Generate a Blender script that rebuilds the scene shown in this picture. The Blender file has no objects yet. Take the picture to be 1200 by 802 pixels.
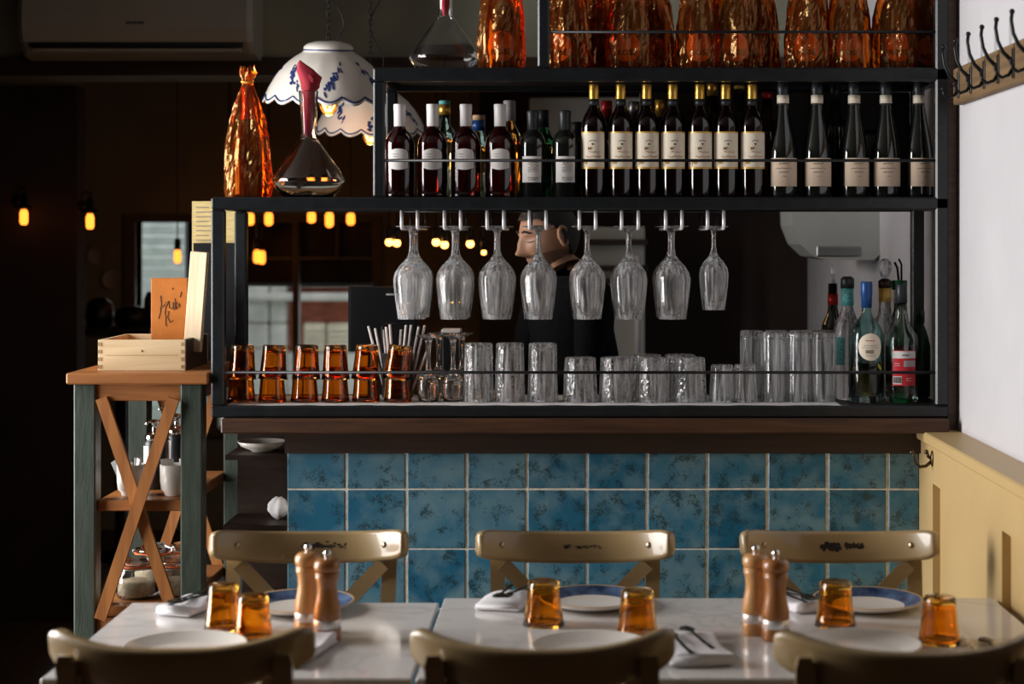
import bpy, math, random
from math import sin, cos, pi, radians, sqrt, exp
from mathutils import Vector, Matrix, Euler
random.seed(7)
R = radians
sc = bpy.context.scene
C = sc.collection

# ------------------------------------------------------------------ camera, world, daylight, exposure
EYE = 1.57
FPX = 2000.0
cam_d = bpy.data.cameras.new('camera')
cam = bpy.data.objects.new('camera', cam_d)
C.objects.link(cam)
cam.location = (0, 0, EYE)
cam.rotation_euler = (R(90), 0, 0)
cam_d.sensor_width = 36.0
cam_d.lens = 60.0
cam_d.shift_x = -70 / 1200
cam_d.shift_y = -121 / 1200
cam_d.clip_start = 0.05
cam_d.dof.use_dof = True
cam_d.dof.focus_distance = 4.76
cam_d.dof.aperture_fstop = 2.8
sc.camera = cam

w = bpy.data.worlds.new('overcast_sky')
sc.world = w
w.use_nodes = True
bg = w.node_tree.nodes['Background']
bg.inputs[0].default_value = (0.95, 0.97, 1.0, 1)
bg.inputs[1].default_value = 1.1

def area(name, loc, rot, sx, sy, power, col):
    l = bpy.data.lights.new(name, 'AREA')
    l.shape = 'RECTANGLE'; l.size = sx; l.size_y = sy
    l.energy = power; l.color = col
    o = bpy.data.objects.new(name, l)
    o.location = loc; o.rotation_euler = rot
    C.objects.link(o)
    return o
# daylight standing in the tall shopfront window of the left wall
area('window_daylight', (-3.17, 4.17, 1.62), (0, R(-90), 0), 2.4, 1.64, 225, (1.0, 0.97, 0.95))

vs = sc.view_settings
vs.view_transform = 'Standard'
vs.look = 'None'
vs.gamma = 1.0
vs.exposure = 0.0
vs.use_curve_mapping = False
cy = sc.cycles
cy.max_bounces = 14
cy.transmission_bounces = 12
cy.transparent_max_bounces = 16
cy.glossy_bounces = 6
cy.diffuse_bounces = 4
cy.sample_clamp_indirect = 6.0
cy.blur_glossy = 0.4
cy.use_denoising = True

def P(px, py, d):
    return Vector(((px - 670) * d / FPX, d, EYE - (py - 280) * d / FPX))
def PX(px, d):
    return (px - 670) * d / FPX
def PZ(py, d):
    return EYE - (py - 280) * d / FPX

# ------------------------------------------------------------------ materials
MATS = {}
def nodes_of(m):
    return m.node_tree.nodes, m.node_tree.links

def pm(name, col, rough=0.5, metal=0.0, trans=0.0, ior=1.45, coat=0.0, emis=None, estr=0.0,
       var=0.12, vscale=12.0, stretch=(1, 1, 1), bump=0.0, bscale=40.0, col2=None, spec=None, sheen=0.0,
       thin_alpha=None, voro=False, coat_rough=0.05):
    """Principled material whose colour and relief come from procedural noise."""
    if name in MATS:
        return MATS[name]
    m = bpy.data.materials.new(name)
    m.use_nodes = True
    N, L = nodes_of(m)
    b = N['Principled BSDF']
    b.inputs['Roughness'].default_value = rough
    b.inputs['Metallic'].default_value = metal
    b.inputs['IOR'].default_value = ior
    b.inputs['Transmission Weight'].default_value = trans
    b.inputs['Coat Weight'].default_value = coat
    b.inputs['Coat Roughness'].default_value = coat_rough
    if spec is not None:
        b.inputs['Specular IOR Level'].default_value = spec
    if sheen:
        b.inputs['Sheen Weight'].default_value = sheen
    tc = N.new('ShaderNodeTexCoord')
    mp = N.new('ShaderNodeMapping')
    mp.inputs['Scale'].default_value = stretch
    L.new(tc.outputs['Object'], mp.inputs['Vector'])
    nz = N.new('ShaderNodeTexNoise')
    nz.inputs['Scale'].default_value = vscale
    nz.inputs['Detail'].default_value = 5
    L.new(mp.outputs['Vector'], nz.inputs['Vector'])
    rp = N.new('ShaderNodeValToRGB')
    c1 = tuple(max(0, c * (1 - var)) for c in col)
    c2 = col2 if col2 else tuple(min(1, c * (1 + var)) for c in col)
    rp.color_ramp.elements[0].position = 0.3
    rp.color_ramp.elements[1].position = 0.7
    rp.color_ramp.elements[0].color = (*c1, 1)
    rp.color_ramp.elements[1].color = (*c2, 1)
    L.new(nz.outputs['Fac'], rp.inputs['Fac'])
    L.new(rp.outputs['Color'], b.inputs['Base Color'])
    if bump:
        if voro:
            bn = N.new('ShaderNodeTexVoronoi')
            bn.inputs['Scale'].default_value = bscale
            out = bn.outputs['Distance']
        else:
            bn = N.new('ShaderNodeTexNoise')
            bn.inputs['Scale'].default_value = bscale
            bn.inputs['Detail'].default_value = 4
            out = bn.outputs['Fac']
        L.new(mp.outputs['Vector'], bn.inputs['Vector'])
        bp = N.new('ShaderNodeBump')
        bp.inputs['Strength'].default_value = bump
        bp.inputs['Distance'].default_value = 0.01
        L.new(out, bp.inputs['Height'])
        L.new(bp.outputs['Normal'], b.inputs['Normal'])
    if emis:
        b.inputs['Emission Color'].default_value = (*emis, 1)
        b.inputs['Emission Strength'].default_value = estr
    MATS[name] = m
    return m

def tile_mat():
    m = bpy.data.materials.new('glazed_tile'); m.use_nodes = True
    N, L = nodes_of(m)
    b = N['Principled BSDF']
    oi = N.new('ShaderNodeObjectInfo')
    tc = N.new('ShaderNodeTexCoord')
    add = N.new('ShaderNodeVectorMath'); add.operation = 'ADD'
    mul = N.new('ShaderNodeVectorMath'); mul.operation = 'SCALE'
    L.new(oi.outputs['Location'], mul.inputs[0]); mul.inputs['Scale'].default_value = 3.7
    L.new(tc.outputs['Object'], add.inputs[0]); L.new(mul.outputs[0], add.inputs[1])
    base = N.new('ShaderNodeValToRGB')
    e = base.color_ramp.elements
    e[0].position = 0.0; e[0].color = (0.012, 0.12, 0.22, 1)
    e[1].position = 1.0; e[1].color = (0.11, 0.24, 0.32, 1)
    x = base.color_ramp.elements.new(0.5); x.color = (0.032, 0.175, 0.29, 1)
    L.new(oi.outputs['Random'], base.inputs['Fac'])
    n1 = N.new('ShaderNodeTexNoise'); n1.inputs['Scale'].default_value = 14; n1.inputs['Detail'].default_value = 3
    L.new(add.outputs[0], n1.inputs['Vector'])
    r1 = N.new('ShaderNodeValToRGB')
    r1.color_ramp.elements[0].position = 0.38; r1.color_ramp.elements[0].color = (0, 0, 0, 1)
    r1.color_ramp.elements[1].position = 0.72; r1.color_ramp.elements[1].color = (1, 1, 1, 1)
    L.new(n1.outputs['Fac'], r1.inputs['Fac'])
    mx1 = N.new('ShaderNodeMix'); mx1.data_type = 'RGBA'
    L.new(r1.outputs['Color'], mx1.inputs['Factor'])
    L.new(base.outputs['Color'], mx1.inputs['A'])
    mx1.inputs['B'].default_value = (0.15, 0.28, 0.34, 1)
    n2 = N.new('ShaderNodeTexNoise'); n2.inputs['Scale'].default_value = 170; n2.inputs['Detail'].default_value = 6
    n2.inputs['Roughness'].default_value = 0.75
    L.new(add.outputs[0], n2.inputs['Vector'])
    n3 = N.new('ShaderNodeTexNoise'); n3.inputs['Scale'].default_value = 30; n3.inputs['Detail'].default_value = 2
    L.new(add.outputs[0], n3.inputs['Vector'])
    ml = N.new('ShaderNodeMath'); ml.operation = 'MULTIPLY'
    L.new(n2.outputs['Fac'], ml.inputs[0]); L.new(n3.outputs['Fac'], ml.inputs[1])
    r2 = N.new('ShaderNodeValToRGB')
    r2.color_ramp.elements[0].position = 0.27; r2.color_ramp.elements[0].color = (0, 0, 0, 1)
    r2.color_ramp.elements[1].position = 0.36; r2.color_ramp.elements[1].color = (1, 1, 1, 1)
    L.new(ml.outputs[0], r2.inputs['Fac'])
    mx2 = N.new('ShaderNodeMix'); mx2.data_type = 'RGBA'
    sf = N.new('ShaderNodeMath'); sf.operation = 'MULTIPLY'; sf.inputs[1].default_value = 0.8
    L.new(r2.outputs['Color'], sf.inputs[0])
    L.new(sf.outputs[0], mx2.inputs['Factor'])
    L.new(mx1.outputs['Result'], mx2.inputs['A'])
    mx2.inputs['B'].default_value = (0.015, 0.035, 0.035, 1)
    L.new(mx2.outputs['Result'], b.inputs['Base Color'])
    b.inputs['Roughness'].default_value = 0.3
    bp = N.new('ShaderNodeBump'); bp.inputs['Strength'].default_value = 0.25; bp.inputs['Distance'].default_value = 0.004
    L.new(n1.outputs['Fac'], bp.inputs['Height']); L.new(bp.outputs['Normal'], b.inputs['Normal'])
    return m

def wood_mat(name, c1, c2, axis='X', rough=0.45, scale=6.0, coat=0.0):
    if name in MATS: return MATS[name]
    m = bpy.data.materials.new(name); m.use_nodes = True
    N, L = nodes_of(m); b = N['Principled BSDF']
    tc = N.new('ShaderNodeTexCoord'); mp = N.new('ShaderNodeMapping')
    st = {'X': (0.6, 9, 9), 'Y': (9, 0.6, 9), 'Z': (9, 9, 0.6)}[axis]
    mp.inputs['Scale'].default_value = st
    L.new(tc.outputs['Object'], mp.inputs['Vector'])
    nz = N.new('ShaderNodeTexNoise'); nz.inputs['Scale'].default_value = scale; nz.inputs['Detail'].default_value = 8
    nz.inputs['Distortion'].default_value = 0.6
    L.new(mp.outputs['Vector'], nz.inputs['Vector'])
    rp = N.new('ShaderNodeValToRGB')
    rp.color_ramp.elements[0].position = 0.32; rp.color_ramp.elements[0].color = (*c1, 1)
    rp.color_ramp.elements[1].position = 0.68; rp.color_ramp.elements[1].color = (*c2, 1)
    L.new(nz.outputs['Fac'], rp.inputs['Fac']); L.new(rp.outputs['Color'], b.inputs['Base Color'])
    b.inputs['Roughness'].default_value = rough; b.inputs['Coat Weight'].default_value = coat
    b.inputs['Coat Roughness'].default_value = 0.15
    bp = N.new('ShaderNodeBump'); bp.inputs['Strength'].default_value = 0.15; bp.inputs['Distance'].default_value = 0.003
    L.new(nz.outputs['Fac'], bp.inputs['Height']); L.new(bp.outputs['Normal'], b.inputs['Normal'])
    MATS[name] = m
    return m

def marble_mat():
    m = bpy.data.materials.new('white_marble'); m.use_nodes = True
    N, L = nodes_of(m); b = N['Principled BSDF']
    tc = N.new('ShaderNodeTexCoord')
    nz = N.new('ShaderNodeTexNoise'); nz.inputs['Scale'].default_value = 2.2; nz.inputs['Detail'].default_value = 8
    nz.inputs['Distortion'].default_value = 1.8
    L.new(tc.outputs['Object'], nz.inputs['Vector'])
    rp = N.new('ShaderNodeValToRGB'); e = rp.color_ramp.elements
    e[0].position = 0.0; e[0].color = (0.70, 0.68, 0.67, 1)
    e[1].position = 1.0; e[1].color = (0.70, 0.68, 0.67, 1)
    for p, c in ((0.46, 0.70), (0.5, 0.60), (0.54, 0.70)):
        x = rp.color_ramp.elements.new(p); x.color = (c, c * 0.97, c * 0.94, 1)
    L.new(nz.outputs['Fac'], rp.inputs['Fac']); L.new(rp.outputs['Color'], b.inputs['Base Color'])
    b.inputs['Roughness'].default_value = 0.12
    b.inputs['IOR'].default_value = 1.55
    return m

def cello_mat():
    """tinted wrap: transparent amber with a glossy skin."""
    m = bpy.data.materials.new('amber_cellophane'); m.use_nodes = True
    N, L = nodes_of(m)
    N.remove(N['Principled BSDF']); out = N['Material Output']
    tc = N.new('ShaderNodeTexCoord')
    nz = N.new('ShaderNodeTexNoise'); nz.inputs['Scale'].default_value = 26; nz.inputs['Detail'].default_value = 5
    L.new(tc.outputs['Object'], nz.inputs['Vector'])
    rp = N.new('ShaderNodeValToRGB')
    rp.color_ramp.elements[0].position = 0.3; rp.color_ramp.elements[0].color = (0.86, 0.26, 0.03, 1)
    rp.color_ramp.elements[1].position = 0.75; rp.color_ramp.elements[1].color = (1.0, 0.56, 0.15, 1)
    L.new(nz.outputs['Fac'], rp.inputs['Fac'])
    bp = N.new('ShaderNodeBump'); bp.inputs['Strength'].default_value = 0.6; bp.inputs['Distance'].default_value = 0.01
    L.new(nz.outputs['Fac'], bp.inputs['Height'])
    tr = N.new('ShaderNodeBsdfTransparent'); L.new(rp.outputs['Color'], tr.inputs['Color'])
    tl = N.new('ShaderNodeBsdfTranslucent'); L.new(rp.outputs['Color'], tl.inputs['Color'])
    df = N.new('ShaderNodeBsdfDiffuse'); L.new(rp.outputs['Color'], df.inputs['Color'])
    L.new(bp.outputs['Normal'], df.inputs['Normal'])
    gl = N.new('ShaderNodeBsdfGlossy'); gl.inputs['Roughness'].default_value = 0.12
    gl.inputs['Color'].default_value = (1, 0.62, 0.28, 1)
    L.new(bp.outputs['Normal'], gl.inputs['Normal'])
    fr = N.new('ShaderNodeFresnel'); fr.inputs['IOR'].default_value = 1.75
    L.new(bp.outputs['Normal'], fr.inputs['Normal'])
    m0 = N.new('ShaderNodeMixShader'); m0.inputs[0].default_value = 0.5
    L.new(tl.outputs[0], m0.inputs[1]); L.new(df.outputs[0], m0.inputs[2])
    m1 = N.new('ShaderNodeMixShader'); m1.inputs[0].default_value = 0.07
    L.new(tr.outputs[0], m1.inputs[1]); L.new(m0.outputs[0], m1.inputs[2])
    m2 = N.new('ShaderNodeMixShader')
    L.new(fr.outputs[0], m2.inputs[0]); L.new(m1.outputs[0], m2.inputs[1]); L.new(gl.outputs[0], m2.inputs[2])
    L.new(m2.outputs[0], out.inputs['Surface'])
    return m

def glare_glass(name, glare_film=0.10, bump=0.0, bscale=60, voro=False):  # silvery reflections painted in as white streaks over clear glass
    m = pm(name, (0.97, 0.98, 0.98), 0.015, 0, 1.0, 1.5, var=0.01, bump=bump, bscale=bscale, voro=voro)
    N, L = nodes_of(m)
    out = N['Material Output']; b = N['Principled BSDF']
    df = N.new('ShaderNodeBsdfDiffuse'); df.inputs['Color'].default_value = (.9, .9, .92, 1)
    tl = N.new('ShaderNodeBsdfTranslucent'); tl.inputs['Color'].default_value = (.9, .9, .92, 1)
    m0 = N.new('ShaderNodeMixShader'); m0.inputs[0].default_value = .4
    L.new(df.outputs[0], m0.inputs[1]); L.new(tl.outputs[0], m0.inputs[2])
    mx = N.new('ShaderNodeMixShader')
    tc = N.new('ShaderNodeTexCoord'); mp = N.new('ShaderNodeMapping'); mp.inputs['Scale'].default_value = (1, 1, .06)
    L.new(tc.outputs['Object'], mp.inputs['Vector'])
    nz = N.new('ShaderNodeTexNoise'); nz.inputs['Scale'].default_value = 110; nz.inputs['Detail'].default_value = 2
    L.new(mp.outputs['Vector'], nz.inputs['Vector'])
    mr = N.new('ShaderNodeMapRange'); mr.inputs['From Min'].default_value = .42; mr.inputs['From Max'].default_value = .72
    mr.inputs['To Min'].default_value = glare_film * .15; mr.inputs['To Max'].default_value = glare_film * 5.5
    L.new(nz.outputs['Fac'], mr.inputs['Value']); L.new(mr.outputs['Result'], mx.inputs[0])
    L.new(b.outputs[0], mx.inputs[1]); L.new(m0.outputs[0], mx.inputs[2])
    L.new(mx.outputs[0], out.inputs['Surface'])
    return m
M = {}
M['tile'] = tile_mat()
M['marble'] = marble_mat()
M['cello'] = cello_mat()
M['grout'] = pm('pale_grout', (0.80, 0.76, 0.66), 0.9, var=0.2, vscale=60, bump=0.3, bscale=200)
M['black_steel'] = pm('black_painted_steel', (0.011, 0.013, 0.015), 0.33, var=0.25, vscale=30, bump=0.05, bscale=120)
M['shelf'] = pm('dark_shelf_board', (0.02, 0.014, 0.012), 0.55, var=0.3, vscale=20)
M['white_wall'] = pm('white_plaster', (0.54, 0.53, 0.55), 0.8, var=0.03, vscale=6, bump=0.05, bscale=60)
M['cream'] = pm('cream_paint', (0.53, 0.37, 0.165), 0.45, var=0.04, vscale=5, bump=0.03, bscale=60)
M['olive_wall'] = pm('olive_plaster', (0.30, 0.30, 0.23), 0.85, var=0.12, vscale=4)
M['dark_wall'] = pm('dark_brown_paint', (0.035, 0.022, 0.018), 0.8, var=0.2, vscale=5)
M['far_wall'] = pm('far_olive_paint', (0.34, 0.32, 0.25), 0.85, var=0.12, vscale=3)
M['floor'] = wood_mat('dark_floor_wood', (0.05, 0.028, 0.015), (0.09, 0.05, 0.03), 'Y', 0.5, 3)
M['ceiling'] = pm('ceiling_paint', (0.10, 0.09, 0.08), 0.9, var=0.05, vscale=3)
M['ledge'] = wood_mat('dark_ledge_wood', (0.035, 0.013, 0.005), (0.085, 0.034, 0.013), 'X', 0.5, 8)
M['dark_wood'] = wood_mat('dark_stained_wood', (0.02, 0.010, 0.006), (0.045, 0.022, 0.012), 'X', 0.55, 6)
M['oak_x'] = wood_mat('honey_pine_x', (0.22, 0.075, 0.018), (0.36, 0.14, 0.038), 'X', 0.45, 5)
M['oak_z'] = wood_mat('honey_pine_z', (0.24, 0.085, 0.02), (0.38, 0.15, 0.04), 'Z', 0.45, 5)
M['green'] = pm('dark_green_paint', (0.036, 0.05, 0.038), 0.45, var=0.25, vscale=18, stretch=(4, 4, 0.6), bump=0.1, bscale=60)
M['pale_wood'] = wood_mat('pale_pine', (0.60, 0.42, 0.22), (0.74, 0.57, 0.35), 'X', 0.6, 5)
M['pale_wood_z'] = wood_mat('pale_pine_z', (0.62, 0.46, 0.28), (0.78, 0.63, 0.43), 'Z', 0.6, 5)
M['joint'] = wood_mat('pine_end_grain', (0.28, 0.17, 0.07), (0.40, 0.26, 0.12), 'Z', 0.7, 8)
M['leather'] = pm('orange_tan_leather', (0.52, 0.17, 0.03), 0.45, var=0.1, vscale=25, bump=0.06, bscale=180)
M['ink'] = pm('dark_ink', (0.03, 0.022, 0.018), 0.7)
M['pages'] = pm('dark_page_edges', (0.06, 0.035, 0.025), 0.8, var=0.4, vscale=90, stretch=(0.2, 8, 0.2))
M['yellow_paper'] = pm('yellow_printed_paper', (0.60, 0.47, 0.20), 0.8, var=0.15, vscale=30, stretch=(1, 1, 6))
M['chair'] = pm('khaki_chair_paint', (0.32, 0.222, 0.105), 0.30, var=0.08, vscale=9, coat=0.35)
M['wear'] = pm('worn_dark_patch', (0.02, 0.012, 0.008), 0.7, var=0.4, vscale=60)
M['screw'] = pm('bronze_screw', (0.35, 0.27, 0.16), 0.3, 0.9)
M['seat'] = wood_mat('chair_seat_wood', (0.10, 0.055, 0.025), (0.19, 0.105, 0.05), 'Y', 0.45, 5)
M['iron'] = pm('black_iron', (0.012, 0.012, 0.013), 0.38, 0.4, var=0.2)
M['rod'] = pm('white_chrome_rod', (0.85, 0.85, 0.90), 0.25, 0.2, var=0.03)
M['chrome'] = pm('chrome', (0.75, 0.75, 0.76), 0.12, 1.0, var=0.03)
M['steel'] = pm('brushed_steel', (0.42, 0.43, 0.43), 0.35, 1.0, var=0.08, vscale=60, stretch=(0.3, 0.3, 12))
M['band'] = pm('satin_steel_band', (0.80, 0.80, 0.80), 0.38, 0.6, var=0.03)
M['glass'] = pm('clear_glass', (0.97, 0.98, 0.98), 0.01, 0, 1.0, 1.5, var=0.01)
M['cut_glass'] = glare_glass('cut_crystal_glass', .105, .25, 90, True)
M['barglass'] = glare_glass('bar_glass', .11)
M['ribbed_glass'] = glare_glass('ribbed_glass', .095, .08, 60)
M['amber'] = pm('amber_glass', (0.985, 0.52, 0.065), 0.02, 0, 1.0, 1.48, var=0.02)
M['amber_dark'] = pm('deep_amber_glass', (0.94, 0.42, 0.065), 0.02, 0, 1.0, 1.48, var=0.03)
M['rose_glass'] = pm('dark_rose_wine_glass', (0.07, 0.003, 0.003), 0.03, 0, 0.85, 1.4, var=0.2, coat=0.9)
M['wine_glass'] = pm('dark_wine_glass', (0.014, 0.002, 0.002), 0.04, 0, 0.75, 1.45, var=0.2, coat=0.8)
M['black_glass'] = pm('black_bottle_glass', (0.008, 0.010, 0.008), 0.06, 0, 0.0, 1.5, var=0.2, coat=0.9)
M['green_glass'] = pm('green_bottle_glass', (0.02, 0.22, 0.07), 0.03, 0, 0.9, 1.4, var=0.1)
M['teal_glass'] = pm('pale_teal_glass', (0.55, 0.80, 0.78), 0.02, 0, 1.0, 1.4, var=0.05)
M['white_cap'] = pm('white_capsule', (0.80, 0.78, 0.78), 0.4, var=0.03)
M['black_cap'] = pm('black_capsule', (0.02, 0.024, 0.028), 0.4)
M['gold_cap'] = pm('gold_foil', (0.72, 0.42, 0.08), 0.3, 0.75, var=0.12, bump=0.1, bscale=90)
M['red_cap'] = pm('red_foil', (0.45, 0.02, 0.02), 0.35, 0.4)
M['blue_cap'] = pm('blue_foil', (0.015, 0.07, 0.24), 0.35, 0.2)
M['teal_band'] = pm('teal_printed_band', (0.10, 0.36, 0.36), 0.5, var=0.5, vscale=160)
M['tan_cap'] = pm('cork_cap', (0.50, 0.33, 0.19), 0.7, var=0.2, vscale=80)
M['paper'] = pm('white_label_paper', (0.80, 0.77, 0.75), 0.6, var=0.03)
M['cream_paper'] = pm('cream_label_paper', (0.86, 0.77, 0.62), 0.55, var=0.04)
M['kraft_paper'] = pm('buff_label_paper', (0.72, 0.56, 0.42), 0.6, var=0.05)
M['gold_line'] = pm('gold_label_border', (0.72, 0.44, 0.10), 0.4, 0.3)
M['print_grey'] = pm('grey_print', (0.25, 0.20, 0.17), 0.7)
M['print_rose'] = pm('rose_print', (0.72, 0.36, 0.20), 0.7)
M['label_orange'] = pm('orange_label', (1.0, 0.42, 0.07), 0.5, var=0.15, vscale=30)
M['red_label'] = pm('red_label', (0.62, 0.02, 0.035), 0.5, var=0.05)
M['grey_label'] = pm('grey_label_panel', (0.50, 0.46, 0.47), 0.5)
M['liquor'] = pm('amber_liquor', (0.85, 0.42, 0.06), 0.0, 0, 1.0, 1.33, var=0.03)
M['dark_liquor'] = pm('dark_red_liquor', (0.03, 0.006, 0.006), 0.1, var=0.1)
M['napkin_red'] = pm('crimson_napkin', (0.42, 0.012, 0.035), 0.75, var=0.12, vscale=30, sheen=0.3)
M['linen'] = pm('white_linen', (0.78, 0.76, 0.78), 0.85, var=0.03, bump=0.1, bscale=300)
M['stripe'] = pm('navy_stripe_cloth', (0.02, 0.025, 0.045), 0.85)
M['cutlery'] = pm('black_cutlery_steel', (0.03, 0.033, 0.033), 0.25, 0.8)
M['mill_light'] = wood_mat('light_mill_wood', (0.46, 0.225, 0.07), (0.60, 0.32, 0.12), 'Z', 0.35, 4, 0.3)
M['mill_dark'] = wood_mat('dark_mill_wood', (0.26, 0.095, 0.022), (0.37, 0.15, 0.04), 'Z', 0.33, 4, 0.3)
M['plate_white'] = pm('white_stoneware', (0.78, 0.74, 0.68), 0.22, var=0.03)
M['plate_blue'] = pm('blue_brushed_glaze', (0.03, 0.065, 0.17), 0.22, var=0.5, vscale=30, col2=(0.11, 0.17, 0.30), stretch=(1, 1, 1))
M['plate_tan'] = pm('bare_clay_rim', (0.50, 0.34, 0.18), 0.5)
M['ceramic'] = pm('glazed_ceramic', (0.80, 0.75, 0.68), 0.18, var=0.03)
M['delft'] = pm('blue_painted_glaze', (0.03, 0.05, 0.18), 0.25, var=0.3, vscale=60)
M['bulb'] = pm('amber_bulb_glow', (1.0, 0.5, 0.1), 0.3, emis=(1.0, 0.25, 0.025), estr=3.2)
M['bulb_dim'] = pm('amber_bulb_dim', (0.5, 0.2, 0.05), 0.3, emis=(1.0, 0.26, 0.05), estr=0.45)
M['bulb_hot'] = pm('warm_globe_glow', (1.0, 0.6, 0.2), 0.3, emis=(1.0, 0.42, 0.09), estr=7.0)
M['bulb_glass'] = pm('amber_bulb_glass', (1.0, 0.62, 0.2), 0.02, 0, 1.0, 1.3)
M['plastic_black'] = pm('black_plastic', (0.012, 0.013, 0.015), 0.35)
M['plastic_white'] = pm('white_plastic', (0.60, 0.60, 0.56), 0.35, var=0.03)
M['ac_white'] = pm('aged_white_plastic', (0.42, 0.39, 0.33), 0.4, var=0.03)
M['grey_plastic'] = pm('grey_appliance_enamel', (0.48, 0.50, 0.47), 0.25, var=0.03)
M['straw'] = pm('paper_straw', (0.80, 0.72, 0.68), 0.7)
M['orange_rubber'] = pm('orange_rubber_gasket', (0.72, 0.13, 0.02), 0.5)
M['sugar'] = pm('pale_sugar', (0.62, 0.52, 0.36), 0.9, var=0.2, vscale=80, bump=0.3, bscale=200)
M['skin'] = pm('warm_skin', (0.40, 0.21, 0.125), 0.5, var=0.08, vscale=25)
M['lip'] = pm('lip_skin', (0.30, 0.12, 0.085), 0.45)
M['hair'] = pm('black_hair', (0.010, 0.008, 0.007), 0.55, var=0.5, vscale=120, stretch=(6, 1, 1), bump=0.3, bscale=120)
M['stubble'] = pm('eye_white', (0.5, 0.45, 0.4), 0.3)
M['shirt'] = pm('black_shirt_cloth', (0.006, 0.006, 0.007), 0.95, var=0.3, vscale=60, spec=.08)
M['stone'] = pm('grey_stone', (0.50, 0.50, 0.46), 0.9, var=0.25, vscale=3, bump=0.3, bscale=8)
M['brick'] = pm('red_brick', (0.28, 0.085, 0.05), 0.9, var=0.35, vscale=9, stretch=(1, 1, 4))
M['shutter'] = pm('cream_shutter_paint', (0.66, 0.61, 0.48), 0.6)
M['siding'] = pm('pale_green_siding', (0.40, 0.46, 0.42), 0.7)
M['frame_olive'] = pm('olive_window_frame', (0.16, 0.13, 0.085), 0.5)
M['pane'] = pm('window_glass', (0.9, 0.95, 0.95), 0.0, 0, 1.0, 1.02)
M['liner'] = pm('white_paper_liner', (0.75, 0.73, 0.72), 0.8, var=0.05)

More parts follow.
